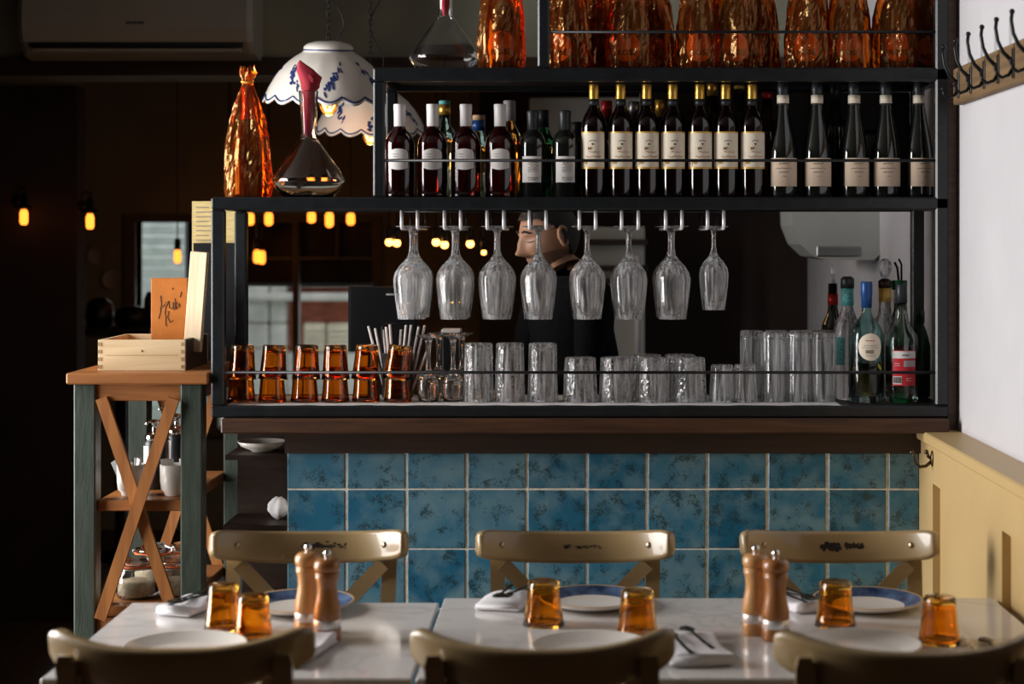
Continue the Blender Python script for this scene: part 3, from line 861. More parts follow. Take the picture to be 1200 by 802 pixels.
# straws in a holder behind the amber stacks
sh = thing('straw_holder', 'dark straw caddy with a wire loop behind the amber stacks', 'caddy', (PX(466, 4.93), 4.93, ZS1 + .001))
MB().lathe([(.0, 0), (.045, 0), (.045, .13), (.043, .13), (.043, .003), (0, .003)], 20).build('cup', 'plastic_black', sh)
MB().tube([(-.045, 0, .1), (-.045, 0, .205), (-.038, 0, .213), (.030, 0, .213), (.037, 0, .205), (.037, 0, .1)], .002, 6).build('wire_loop', 'iron', sh)
rnd = random.Random(5)
for i in range(11):
    a = (i - 5) * .007
    tilt = (i - 4.5) * .06 + rnd.uniform(-.04, .04)
    b = Vector((a, rnd.uniform(-.02, .02), .005))
    e = b + Vector((sin(tilt) * .2, rnd.uniform(-.01, .01), cos(tilt) * .2 * rnd.uniform(.95, 1.05)))
    o = MB().tube([b, e], .0036, 8).build('straw', 'straw', None, sh.location)
    tag(o, f'{ORD[i]} white paper straw from the left in the dark caddy', 'straw', 'straws in the caddy')

# ================================================================== BOTTLES ON THE MIDDLE SHELF
YM = 4.80
def bottle(name, label, cat_group, body, bm, loc, parts, rz=0.0):
    """body: lathe profile; parts: list of (name, profile, material)"""
    t = thing(name, label, 'bottle', loc, rz, cat_group)
    MB().lathe(body, 32).build('glass_body', bm, t)
    for (n, pr, m) in parts:
        MB().lathe(pr, 28).build(n, m, t)
    return t

# --- four rose bottles with white capsules
def white_capped():
    body = [(0, .004), (.030, .0), (.040, .004), (.0425, .012), (.0425, .150), (.040, .166), (.031, .183), (.019, .194), (.0145, .204), (.0140, .215), (0, .215)]
    t = bottle('rose_wine_bottle', 'x', 'white-capped bottles', body, 'rose_glass', (0, 0, 0),
               [('capsule', [(.0140, .203), (.0165, .204), (.0168, .248), (.0175, .251), (.0175, .264), (.0165, .266), (0, .266)], 'white_cap')])
    MB().lathe([(0, -.0003), (.0405, .0), (.0428, .005), (.0428, .020), (.0, .021)], 28).build('thick_base', 'glass', t)
    def shp(u):
        c = 1 - (2 * u - 1) ** 2
        return (.086 - .006 * c, .128 + .011 * sqrt(max(c, 0)))
    lb = patch(MB(), .0431, R(-37), R(37), 0, 0, 16, 2, shp).build('front_label', 'paper', t)
    mb = MB()
    for k, (wd, zz) in enumerate(((.018, .124), (.013, .117), (.022, .110))):
        scribble(mb, .0434, R(-12), wd, zz, .0007, 12, k, .0005)
    mb.build('lettering', 'print_grey', lb)
    return t
p = white_capped()
for i, px in enumerate([468.5, 507, 546, 586]):
    o = p if i == 0 else dup(p)
    o.location = (PX(px, YM), YM, ZS2)
    o.rotation_euler = (0, 0, [.0, .05, -.06, .03][i])
    o['label'] = f'{ORD[i]} dark rosé bottle with a white capsule, counted from the left post'
# --- two short dark bottles
def dark_short():
    body = [(0, .003), (.030, 0), (.037, .005), (.0375, .15), (.036, .165), (.027, .182), (.0175, .190), (.0155, .198), (.0150, .21), (0, .21)]
    t = bottle('dark_wine_bottle', 'x', 'short dark bottles', body, 'black_glass', (0, 0, 0),
               [('capsule', [(.0152, .192), (.0168, .193), (.0165, .232), (.0175, .236), (.0175, .246), (.016, .248), (0, .248)], 'black_cap')])
    lb = patch(MB(), .0381, R(-44), R(44), .045, .118, 14, 2).build('front_label', 'paper', t)
    rnd = random.Random(2)
    mb = MB()
    for k in range(7):
        scribble(mb, .0384, R(8), .030, .052 + k * .006 + (.012 if k > 1 else 0), .0022, 20, k, .0007)
    mb.build('woodcut_print', 'print_grey', lb)
    return t
p = dark_short()
for i, px in enumerate([624.5, 662]):
    o = p if i == 0 else dup(p)
    o.location = (PX(px, YM), YM, ZS2); o.rotation_euler = (0, 0, [-.1, .05][i])
    o['label'] = ['short black wine bottle with white label next to the white-capped bottles', 'short black wine bottle with white label next to the gold-capped bottles'][i]
# --- seven gold-capped bottles
def gold_capped():
    body = [(0, .004), (.028, 0), (.0355, .004), (.037, .012), (.037, .198), (.0355, .215), (.029, .233), (.020, .248), (.0150, .258), (.0140, .268), (.0137, .290), (0, .290)]
    t = bottle('wine_bottle', 'x', 'gold-capped wine bottles', body, 'wine_glass', (0, 0, 0),
               [('gold_capsule', [(.0138, .280), (.0143, .281), (.0140, .318), (.0135, .322), (0, .3225)], 'gold_cap'),
                ('neck_ring', [(.0142, .262), (.0148, .262), (.0146, .2795), (.0141, .2795)], 'black_cap')])
    lb = patch(MB(), .0376, R(-72), R(60), .083, .187, 22, 2).build('front_label', 'cream_paper', t)
    patch(MB(), .0379, R(-72), R(60), .183, .187, 22, 2).build('gold_border', 'gold_line', lb)
    patch(MB(), .0379, R(-72), R(60), .083, .088, 22, 2).build('gold_border', 'gold_line', lb)
    mb = MB()
    mb.tube([(.0380 * sin(R(2) + .012 / .038 * cos(a)), -.0380 * cos(R(2) + .012 / .038 * cos(a)), .158 + .004 * sin(a)) for a in [pi * .15 + pi * .7 * k / 7 for k in range(8)]], .0008, 4)
    for k in range(5):
        a = R(2 + (k - 2) * 1.5); mb.tube([(.038 * sin(a), -.038 * cos(a), .154), (.038 * sin(a), -.038 * cos(a), .149 + .001 * abs(k - 2))], .0009, 4)
    mb.build('crest', 'ink', lb)
    mb = MB()
    scribble(mb, .0380, R(8), .034, .130, .0025, 16, 11, .0009)
    scribble(mb, .0380, R(6), .046, .117, .0028, 20, 12, .0009)
    mb.build('script_print', 'print_rose', lb)
    mb = MB(); scribble(mb, .0380, R(2), .04, .106, .0008, 22, 13, .0005); mb.build('small_print', 'print_grey', lb)
    mb = MB(); scribble(mb, .0380, R(-34), .014, .100, .006, 10, 14, .0014); scribble(mb, .0380, R(-10), .012, .140, .004, 8, 15, .0012)
    mb.build('gold_ornament', 'gold_line', lb)
    return t
p = gold_capped()
for i, px in enumerate([696, 727.5, 758, 788.5, 820, 850.5, 881.5]):
    o = p if i == 0 else dup(p)
    o.location = (PX(px, YM), YM, ZS2); o.rotation_euler = (0, 0, [-.15, .03, .1, .06, .1, .06, .1][i]); o.scale = (.975, .975, 1)
    o['label'] = f'{ORD[i]} gold-capped wine bottle with a cream label, counted from the short black bottles'
# --- five burgundy-shaped bottles
def burgundy():
    body = [(0, .004), (.033, 0), (.0395, .004), (.041, .012), (.041, .112), (.0395, .132), (.034, .165), (.026, .202), (.0195, .235), (.0158, .262), (.0145, .285), (0, .285)]
    t = bottle('burgundy_bottle', 'x', 'sloping-shouldered black bottles', body, 'black_glass', (0, 0, 0),
               [('capsule', [(.0150, .262), (.0160, .263), (.0150, .300), (.0162, .302), (.0162, .312), (.0145, .326), (0, .327)], 'black_cap'),
                ('tax_band', [(.0161, .268), (.0172, .268), (.0170, .291), (.0158, .291)], 'cream_paper')])
    lb = patch(MB(), .0416, R(-62), R(62), .034, .113, 20, 2).build('front_label', 'kraft_paper', t)
    mb = MB()
    scribble(mb, .0419, R(-4), .03, .098, .0025, 16, 31, .0008)
    scribble(mb, .0419, R(-4), .046, .084, .0012, 24, 32, .0007)
    scribble(mb, .0419, R(-4), .028, .073, .0014, 16, 33, .0009)
    scribble(mb, .0419, R(-2), .012, .061, .0012, 8, 34, .0006)
    mb.build('lettering', 'print_grey', lb)
    return t
p = burgundy()
for i, px in enumerate([917.5, 957.5, 1001, 1038, 1077]):
    o = p if i == 0 else dup(p)
    o.location = (PX(px, YM), YM, ZS2); o.rotation_euler = (0, 0, [0, 0, .25, .05, .3][i])
    o['label'] = f'{ORD[i]} sloping black bottle with a buff label, counted from the gold-capped bottles'
# --- back row, partly hidden
def back_bottle(px, top, r, bm, capm, label, band=None, d=4.945, cap_h=.05, cap_r=.0165):
    h = PZ(top, d) - ZS2
    z1 = h * .60
    body = [(0, .003), (r * .8, 0), (r, .006), (r, z1), (r * .85, z1 + .02), (.016, z1 + .05), (.0145, h - .01), (0, h - .01)]
    parts = [('cap', [(.0148, h - cap_h), (cap_r, h - cap_h), (cap_r, h - .002), (cap_r - .002, h), (0, h)], capm)]
    if band: parts.append(('neck_band', [(cap_r + .0003, h - cap_h * 1.0 - .03), (cap_r + .0005, h - cap_h - .03), (cap_r + .0005, h - cap_h), (cap_r, h - cap_h)], band))
    return bottle('bottle', label, 'bottles in the back row of the middle shelf', body, bm, (PX(px, d), d, ZS2), parts)
back_bottle(521, 118, .040, 'teal_glass', 'teal_band', 'pale teal bottle with orange neck band between the second and third white-capped bottles', 'gold_cap', cap_h=.012)
back_bottle(561, 135, .036, 'teal_glass', 'tan_cap', 'cork-topped bottle with a blue band between the third and fourth white-capped bottles', 'blue_cap', cap_h=.016, cap_r=.0185)
back_bottle(597, 118, .036, 'amber_dark', 'grey_label', 'grey-capped bottle behind the fourth white-capped bottle', cap_h=.06, cap_r=.018)
back_bottle(637, 129, .040, 'green_glass', 'black_cap', 'dark green bottle behind the left short black bottle')
back_bottle(676, 143, .038, 'black_glass', 'black_cap', 'black bottle behind the right short black bottle')
back_bottle(711, 118, .036, 'wine_glass', 'red_cap', 'red-capped bottle between the first two gold-capped bottles')
back_bottle(743, 119, .034, 'wine_glass', 'steel', 'grey screw-capped bottle between the second and third gold-capped bottles')
back_bottle(774, 117, .034, 'wine_glass', 'gold_cap', 'olive-gold-capped bottle between the third and fourth gold-capped bottles')
back_bottle(835, 96, .034, 'wine_glass', 'gold_cap', 'bottle with dull gold top behind the fifth and sixth gold-capped bottles', cap_h=.04)
back_bottle(866, 100, .034, 'black_glass', 'gold_line', 'dark bottle behind the sixth and seventh gold-capped bottles', cap_h=.012)
back_bottle(899, 108, .034, 'amber_dark', 'red_cap', 'amber glass bottle behind the gap beside the seventh gold-capped bottle', cap_h=.02)
back_bottle(979, 98, .034, 'black_glass', 'black_cap', 'black bottle behind the second and third sloping bottles')
wg2 = MB().lathe([(0, .003), (.034, 0), (.034, .002), (.006, .006), (.0045, .012), (.0045, .10), (.012, .112), (.032, .135), (.038, .16), (.034, .20), (.0328, .20), (.0366, .16), (.0308, .136), (.010, .115), (0, .112)], 28).mesh('wine_glass'); wg2.materials.append(M['glass'])
tag(link('wine_glass', wg2, None, (PX(1020, 4.94), 4.94, ZS2)), 'upright wine glass in the shadow behind the third and fourth sloping bottles', 'glass')

# ================================================================== CELLOPHANE BOTTLES AND DECANTERS
def cello_mesh(seed, twist=0.0):
    rnd = random.Random(seed)
    ph = [rnd.uniform(0, 6.28) for _ in range(8)]
    seg, nz = 56, 34
    prof = [(0, .060), (.03, .066), (.10, .064), (.16, .058), (.22, .049), (.27, .036), (.305, .022), (.325, .0145), (.333, .0135), (.343, .018), (.356, .024), (.368, .019)]
    def rad(z):
        for (a, b) in zip(prof[:-1], prof[1:]):
            if a[0] <= z <= b[0]:
                u = (z - a[0]) / (b[0] - a[0]); return a[1] + (b[1] - a[1]) * u
        return prof[-1][1]
    vs_, fs = [], []
    for j in range(nz):
        z = .368 * j / (nz - 1)
        for i in range(seg):
            t = 2 * pi * i / seg
            r = rad(z)
            w_ = (.5 + z / .368)
            r *= 1 + .055 * w_ * sin(5 * t + ph[0] + z * 6) + .05 * w_ * sin(9 * t + ph[1] - z * 14) + .035 * sin(14 * t + ph[2] + 25 * z) + .03 * sin(3 * t + ph[3] + 18 * z)
            r += rnd.uniform(-.0012, .0012)
            zz = z + (rnd.uniform(-.006, .006) if j == nz - 1 else 0) + (.010 * sin(4 * t + ph[4]) if j == nz - 1 else 0)
            vs_.append((r * cos(t) , r * sin(t), zz))
    for j in range(nz - 1):
        for i in range(seg):
            a = j * seg + i; b = j * seg + (i + 1) % seg
            fs.append((a, b, b + seg, a + seg))
    mb = MB(); mb.add(vs_, fs, False)
    me = mb.mesh('cellophane_wrap'); me.materials.append(M['cello'])
    return me
cmesh = [cello_mesh(s_) for s_ in range(4)]
inner_mesh = MB().lathe([(0, .004), (.032, .002), (.0405, .006), (.042, .014), (.042, .150), (.039, .172), (.030, .20), (.021, .225), (.016, .25), (.0155, .30), (.0165, .302), (.0165, .315), (0, .316)], 28).mesh('bottle'); inner_mesh.materials.append(pm('rose_wine', (0.16, 0.022, 0.008), .06, 0, .6, 1.4, var=.15, coat=.3))
foil_mesh = MB().lathe([(.0215, .224), (.0170, .25), (.0165, .30), (.0175, .302), (.0175, .317), (0, .318)], 24).mesh('foil'); foil_mesh.materials.append(M['red_cap'])
lab_mesh = patch(MB(), .0427, R(-58), R(58), 0, 0, 18, 2, lambda u: (.068 - .041 * sqrt(max(0, 1 - (2 * u - 1) ** 2)), .068 + .041 * sqrt(max(0, 1 - (2 * u - 1) ** 2)))).mesh('round_label'); lab_mesh.materials.append(M['label_orange'])
neckdisc = patch(MB(), .0431, R(-12), R(12), 0, 0, 12, 2, lambda u: (.098 - .009 * sqrt(max(0, 1 - (2 * u - 1) ** 2)), .098 + .009 * sqrt(max(0, 1 - (2 * u - 1) ** 2)))).mesh('medallion'); neckdisc.materials.append(M['red_cap'])
txt = text_mesh('ROSÉ', .022, 'ink', 'lettering', None, Matrix.Translation((0, 0, .052)) @ Matrix.Scale(1.15, 4, (1, 0, 0)), .0432)
txt_me = txt.data; bpy.data.objects.remove(txt)
tie_mesh = MB().tube([(.0165 * cos(a), .0165 * sin(a), .330 + .002 * sin(2 * a)) for a in [2 * pi * k / 14 for k in range(14)]], .0028, 6, closed=True).mesh('tie'); tie_mesh.materials.append(M['label_orange'])
def cello_bottle(px, d, z, rz, label, k, sc_=1.0, with_label=True):
    t = thing('wrapped_bottle', label, 'bottle', (PX(px, d), d, z), rz, 'rosé bottles wrapped in amber cellophane')
    t.scale = (sc_, sc_, sc_)
    link('cellophane_wrap', cmesh[k % 4], t)
    b = link('bottle', inner_mesh, t)
    link('foil', foil_mesh, b)
    if with_label:
        lb = link('round_label', lab_mesh, b)
        link('medallion', neckdisc, b)
        link('lettering', txt_me, b)
    link('tie', tie_mesh, t)
    return t
cello_bottle(290, 4.83, ZS2, 2.6, 'orange cellophane-wrapped bottle on the lower step, left of the napkin decanter', 0, 1.0, True)
cello_bottle(587, 4.80, ZS3, .05, 'cellophane-wrapped rosé bottle on the second step, beside the top decanter', 1, 1.02)
row = [(666, -.75), (700, 2.2), (736, -.12), (764, .12), (818, .05), (860, .0), (887, -.55), (946, -.2), (994, -.05), (1048, .12), (1081, .35)]
for i, (px, rz) in enumerate(row):
    d = [4.80, 4.93, 4.80, 4.91, 4.80, 4.80, 4.91, 4.80, 4.80, 4.80, 4.91][i]
    cello_bottle(px, d, ZS3, rz, f'{ORD[i]} cellophane-wrapped rosé bottle from the left in the top compartment', i + 2, .98)

def decanter(px, d, z, label, napkin_label):
    t = thing('decanter', label, 'decanter', (PX(px, d), d, z))
    o_ = [(.0, .0), (.060, .0), (.070, .004), (.100, .040), (.1055, .050), (.1030, .058), (.070, .108), (.036, .155), (.0235, .172), (.0205, .185), (.0205, .20), (.0275, .305), (.0285, .306)]
    i_ = [(.0260, .305), (.0190, .20), (.0190, .186), (.0222, .174), (.034, .157), (.068, .109), (.1010, .058), (.1030, .050), (.098, .042), (.069, .007), (.03, .006), (0, .016)]
    MB().lathe(o_ + i_, 40).build('glass_body', 'glass', t)
    # crimson napkin pushed into the neck
    n = thing('red_napkin', napkin_label, 'napkin', (PX(px, d), d, z))
    secs = []
    for (zz, r, ox, sq) in ((.176, .006, 0, 1), (.20, .012, 0, 1), (.25, .0155, 0, .9), (.300, .0175, 0, .9), (.318, .025, .004, .75), (.345, .031, .002, .55), (.365, .024, -.008, .5), (.385, .010, -.020, .6), (.394, .002, -.024, 1)):
        secs.append([(ox + r * (1 + .2 * sin(3 * a + zz * 60)) * cos(a), r * sq * (1 + .2 * cos(4 * a + zz * 40)) * sin(a), zz) for a in [2 * pi * k / 14 for k in range(14)]])
    MB().strip(secs, True).build('rolled_cloth', 'napkin_red', n)
    pts = []
    MB().strip([[(-.006 + .022 * u, -.016 - .004 * v, .318 + .03 * v + .012 * u * v), (-.006 + .022 * u, -.013 - .004 * v, .318 + .03 * v + .012 * u * v), (-.010 + .022 * u, -.012, .312), (-.010 + .022 * u, -.015, .312)] for u, v in ((0, .7), (.5, 1), (1, .5))], False).build('fold', 'napkin_red', n)
decanter(361.5, 4.84, ZS2, 'clear wide decanter with a red napkin in its neck on the lower step', 'crimson napkin stuffed in the neck of the lower decanter')
decanter(522, 4.925, ZS3, 'clear wide decanter standing on the second step, its neck cut by the frame', 'crimson napkin in the neck of the upper decanter')

# ================================================================== SPIRITS AT THE RIGHT OF THE LOWER SHELF
def spirit(px, d, label, body, bm, parts):
    return bottle('spirit_bottle', label, 'spirit bottles at the right of the shelf', body, bm, (PX(px, d), d, ZS1 + .001), parts)
# clear bottle with the round label
h = .340
t = spirit(1015.5, 4.80, 'clear spirit bottle with blue cap and round cream back label',
           [(0, .012), (.040, .0), (.046, .004), (.048, .014), (.048, .175), (.046, .195), (.038, .215), (.026, .230), (.016, .244), (.0125, .262), (.0125, .28), (.0110, .28), (.0110, .262), (.0145, .245), (.0245, .229), (.0362, .213), (.0444, .195), (.0462, .175), (.0462, .016), (0, .018)], 'teal_glass',
           [('blue_cap', [(.0128, .266), (.0150, .266), (.0152, .300), (.0165, .302), (.0165, .336), (.015, .339), (0, .339)], 'blue_cap'),
            ('liquor', [(0, .019), (.0455, .017), (.0455, .105), (0, .105)], 'liquor')])
lb = patch(MB(), .0486, R(-38), R(46), 0, 0, 22, 2, lambda u: (.158 - .038 * sqrt(max(0, 1 - (2 * u - 1) ** 2)), .158 + .038 * sqrt(max(0, 1 - (2 * u - 1) ** 2)))).build('round_label', 'cream_paper', t)
mb = MB()
for k in range(9):
    a = R(-12 + k * 3.2); mb.tube([(.049 * sin(a), -.049 * cos(a), .140), (.049 * sin(a), -.049 * cos(a), .150)], .0006 + .0004 * (k % 2), 4)
for zz, wd in ((.162, .04), (.156, .048), (.134, .03)):
    scribble(mb, .049, R(4), wd, zz, .001, 22, int(zz * 1000), .0005)
mb.build('barcode', 'print_grey', lb)
mb = MB(); scribble(mb, .049, R(2), .026, .176, .0015, 12, 7, .0009); mb.build('red_print', 'red_label', lb)
# bottle with red label
t = spirit(1056.5, 4.80, 'clear bottle with black cap, red back label and dark liquor',
           [(0, .010), (.040, .0), (.0445, .005), (.0455, .014), (.0455, .175), (.0425, .190), (.031, .205), (.0215, .225), (.0165, .255), (.0140, .285), (.0128, .285), (.0152, .255), (.020, .224), (.0292, .206), (.041, .189), (.0437, .175), (.0437, .016), (0, .018)], 'glass',
           [('black_cap', [(.0138, .280), (.0165, .281), (.0150, .330), (.0142, .331), (0, .331)], 'black_cap'),
            ('liquor', [(0, .019), (.0432, .017), (.0432, .160), (0, .160)], 'dark_liquor')])
lb = patch(MB(), .0461, R(-44), R(44), .050, .148, 16, 2).build('back_label', 'red_label', t)
patch(MB(), .0464, R(-44), R(44), .126, .146, 16, 2).build('white_band', 'paper', lb)
patch(MB(), .0465, R(-4), R(42), .103, .120, 10, 2).build('grey_panel', 'grey_label', lb)
patch(MB(), .0465, R(-42), R(-10), .054, .076, 10, 2).build('barcode_panel', 'paper', lb)
mb = MB()
for k in range(8):
    a = R(-39 + k * 3.6); mb.tube([(.0467 * sin(a), -.0467 * cos(a), .057), (.0467 * sin(a), -.0467 * cos(a), .074)], .0006 + .0005 * (k % 2), 4)
scribble(mb, .0467, R(4), .02, .136, .003, 10, 3, .0012)
mb.build('barcode', 'ink', lb)
mb = MB()
for zz in (.112, .106, .070, .064): scribble(mb, .0466, R(-26) if zz > .1 else R(18), .018, zz, .0012, 10, int(zz * 999), .0007)
mb.build('small_print', 'paper', lb)
# teal-labelled bottle
t = spirit(993, 4.885, 'bottle with teal printed neck and teal side label behind the round-label bottle',
           [(0, .01), (.036, 0), (.040, .005), (.040, .190), (.036, .215), (.024, .240), (.0165, .262), (.0160, .30), (0, .30)], 'ribbed_glass',
           [('teal_neck', [(.0165, .268), (.0185, .268), (.0178, .318), (.016, .318)], 'teal_band'), ('dark_cap', [(.0160, .318), (.0195, .318), (.0195, .345), (.012, .352), (0, .352)], 'black_cap')])
patch(MB(), .0405, R(-60), R(-20), .10, .18, 8, 2).build('side_label', 'teal_band', t)
t = spirit(976, 4.955, 'dark bottle with red-marked neck and pourer at the back beside the highballs',
           [(0, .01), (.030, 0), (.036, .005), (.036, .190), (.030, .215), (.018, .240), (.0140, .262), (.0135, .33), (0, .33)], 'black_glass',
           [('neck_band', [(.0140, .268), (.0152, .268), (.0148, .30), (.0136, .30)], 'red_cap')])
MB().tube([(0, 0, .33), (0, 0, .36), (-.006, -.004, .395)], [.008, .006, .004], 8).build('pourer', 'rod', t)
t = spirit(1037, 4.92, 'bottle with dark cap and gold neck label behind the round-label bottle',
           [(0, .01), (.034, 0), (.038, .005), (.038, .190), (.033, .215), (.021, .240), (.0165, .262), (.0160, .30), (0, .30)], 'ribbed_glass',
           [('gold_neck', [(.0163, .278), (.0180, .278), (.0176, .318), (.016, .318)], 'gold_line'), ('cap', [(.016, .318), (.0190, .318), (.0190, .338), (.010, .345), (0, .346)], 'dark_liquor')])
MB().tube([(0, 0, .346), (0, 0, .372), (.004, -.006, .398)], [.008, .006, .004], 8).build('pourer', 'rod', t)
MB().lathe([(.006, .348), (.012, .352), (.020, .372), (.018, .392), (.008, .402), (0, .402)], 14).build('pourer_cover', 'ribbed_glass', t)
t = spirit(1054, 4.93, 'green glass bottle with green cap behind the red-labelled bottle',
           [(0, .01), (.038, 0), (.043, .005), (.043, .175), (.037, .205), (.024, .230), (.0155, .255), (.0150, .31), (0, .31)], 'green_glass',
           [('neck_label', [(.0155, .275), (.0166, .275), (.0160, .310), (.0152, .31)], 'paper'), ('green_cap', [(.0155, .312), (.0220, .312), (.0225, .338), (.02, .340), (0, .340)], 'green_glass')])
MB().tube([(-.002, 0, .338), (-.006, 0, .375), (-.014, 0, .392)], .0035, 6).tube([(.006, 0, .338), (.006, 0, .385), (-.002, 0, .402)], .003, 6).build('bar_tools', 'iron', t)
o = spirit(1092, 4.95, 'green bottle at the back by the right post', [(0, .01), (.026, 0), (.03, .005), (.03, .15), (.02, .19), (.012, .21), (.012, .24), (0, .24)], 'green_glass',
           [('cap', [(.0125, .215), (.014, .215), (.014, .25), (0, .25)], 'green_glass')])
o.location.x = PX(1078, 4.95)
# ================================================================== SERVING STATION AT THE LEFT
st = thing('serving_station', 'green-legged wooden serving stand with crossed braces at the left of the bar', 'stand', (0, 0, 0))
SY0, SY1 = 4.69, 5.33
lx, rx = PX(100, 4.7), PX(225, 4.7)
lw = .030
ZT = PZ(437, 4.68)
def stp(name, m, mb): return mb.build(name, m, st)
stp('top', 'oak_x', MB().bbox(PX(79, 4.68), PX(245, 4.68), 4.665, SY1 + .02, ZT - .031, ZT, .004))
for x in (lx, rx):
    for y in (SY0 + lw, SY1 - lw):
        stp('leg', 'green', MB().bbox(x - lw, x + lw, y - lw, y + lw, 0, ZT - .031, .004))
for y in (SY0 + .008, SY1 - .034):
    stp('apron', 'oak_x', MB().bbox(lx + lw, rx - lw, y, y + .026, PZ(470, 4.7), ZT - .031, .002))
for x in (lx - .012, rx - .012):
    stp('side_apron', 'oak_z', MB().bbox(x, x + .024, SY0 + 2 * lw, SY1 - 2 * lw, PZ(470, 4.7), ZT - .031, .002))
ZM, ZBS = .848, .556
stp('shelf', 'oak_x', MB().bbox(lx + lw, rx - lw, SY0 + .02, SY1 - .02, ZM - .030, ZM, .003))
stp('shelf', 'oak_x', MB().bbox(lx + lw, rx - lw, SY0 + .02, SY1 - .02, ZBS - .030, ZBS, .003))
stp('kick_rail', 'oak_x', MB().bbox(lx + lw, rx - lw, SY0 + .01, SY0 + .034, ZBS - .12, ZBS - .032, .002))
for y, th in ((SY0 + .006, .014), (SY1 - .016, .014)):
    stp('brace', 'oak_z', MB().bar((lx + lw + .016, y, PZ(470, 4.7) + .008), (rx - lw - .016, y, ZBS - .03), .032, th))
    stp('brace', 'oak_z', MB().bar((rx - lw - .016, y - .0145, PZ(470, 4.7) + .008), (lx + lw + .016, y - .0145, ZBS - .03), .032, th))
# wooden crate with finger joints
bx0, bx1, by0, by1 = PX(115, 4.75), PX(217, 4.75), 4.75, 5.05
bz0, bz1 = ZT, ZT + .086
cr = thing('wooden_crate', 'shallow pale pine crate with finger joints on the serving stand', 'crate', (0, 0, 0))
MB().bbox(bx0, bx1, by0, by0 + .012, bz0, bz1, .001).build('front_panel', 'pale_wood', cr)
MB().bbox(bx0, bx1, by1 - .012, by1, bz0, bz1, .001).build('back_panel', 'pale_wood', cr)
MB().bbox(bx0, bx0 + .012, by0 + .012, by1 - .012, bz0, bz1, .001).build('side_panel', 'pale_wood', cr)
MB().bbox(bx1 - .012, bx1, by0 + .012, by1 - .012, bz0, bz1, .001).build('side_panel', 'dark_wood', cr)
MB().box(bx0 + .012, bx1 - .012, by0 + .012, by1 - .012, bz0, bz0 + .008).build('bottom', 'pale_wood', cr)
for x in (bx0, bx1 - .011):
    for k in range(4):
        z = bz0 + .006 + k * .021
        MB().box(x - .0004, x + .0114, by0 - .0006, by0 + .006, z, z + .010).build('finger_joint', 'joint', cr)
MB().box(bx0 + .02, bx1 - .02, by0 - .0003, by0 + .002, bz0 + .042, bz0 + .0435).build('groove', 'joint', cr)
MB().sphere(((bx0 + bx1) / 2, by0, bz0 + .055), .0028, 8, 6).build('knot', 'joint', cr)
# menus standing in the crate
def menu(x0, x1, y, z1, label, rz=0, front=False):
    t = thing('menu_folder', label, 'menu', (x0, y, bz0 + .0085), rz, 'leather menus in the crate')
    ww = x1 - x0; hh = z1 - bz0 - .0085
    MB().bbox(0, ww, 0, .0035, 0, hh, .001).build('cover', 'leather', t)
    MB().bbox(0, ww, .0185, .0225, 0, hh, .001).build('cover', 'leather', t)
    MB().box(.004, ww - .004, .004, .018, .003, hh - .004).build('pages', 'pages', t)
    MB().bbox(0, .003, .0035, .0185, 0, hh, .001).build('spine', 'leather', t)
    return t
mx0, mx1 = PX(178.5, 4.93), PX(221, 4.93)
tz = PZ(326, 4.93)
t = menu(mx0, mx1, 4.915, tz, 'front orange leather menu with handwritten script, standing in the crate', .0)
s_ = (mx1 - mx0) / 210
strokes = [[(98, 468), (108, 430), (114, 385), (110, 335)], [(104, 408), (124, 398), (136, 385)],
           [(132, 378), (158, 366), (140, 400), (134, 432), (140, 455), (138, 500), (146, 512)], [(134, 432), (158, 425), (150, 460), (165, 490), (180, 478)],
           [(158, 372), (160, 405), (172, 412), (182, 398), (182, 372)], [(182, 372), (186, 418)], [(178, 290), (180, 300)],
           [(192, 350), (196, 415)], [(196, 390), (206, 372)], [(196, 390), (206, 412)],
           [(210, 392), (216, 380), (222, 392), (216, 408), (210, 392)], [(222, 345), (230, 312)]]
mb = MB()
for k in strokes:
    pts = [((x - 55) * s_, -.0007, (690 - z) * s_ + .018) for x, z in k]
    mb.tube(pts, .00075, 5)
mb.build('handwriting', 'ink', t)
t = menu(mx0 + .008, mx1 + .010, 4.945, tz - .002, 'second leather menu in the crate, behind the front one')
t = menu(mx0 + .014, mx1 + .020, 4.975, tz - .001, 'third leather menu in the crate, hindmost')
# pale board leaning in the crate and a yellow menu sheet behind
b0 = Vector((PX(227, 4.86), 4.86, bz1 - .04))
t = tag(MB().bbox(-.026, .026, -.008, .008, 0, .285, .002).build('wooden_board', 'pale_wood_z', None, b0 + Vector((-.004, .005, -.0)), (R(0), R(4.5), R(-12))),
        'pale pine board leaning upright in the crate beside the menus', 'board')
for zz in (.03, .245):
    MB().box(.0262, .0268, -.003, .003, zz, zz + .006).build('nail', 'joint', t)
yp = thing('menu_sheet', 'yellow printed menu sheet standing behind the pale board', 'menu', (PX(225, 5.12), 5.12, ZT))
MB().box(0, .13, 0, .004, 0, PZ(236, 5.12) - ZT).build('sheet', 'yellow_paper', yp)
MB().box(.006, .13, -.008, -.001, 0, PZ(285, 5.12) - ZT).build('stand', 'plastic_black', yp)
mb = MB()
for k in range(8):
    mb.box(.012, .05 + .008 * (k % 3), -.0008, 0, .46 - k * .014, .463 - k * .014)
mb.build('print_lines', 'print_grey', yp)
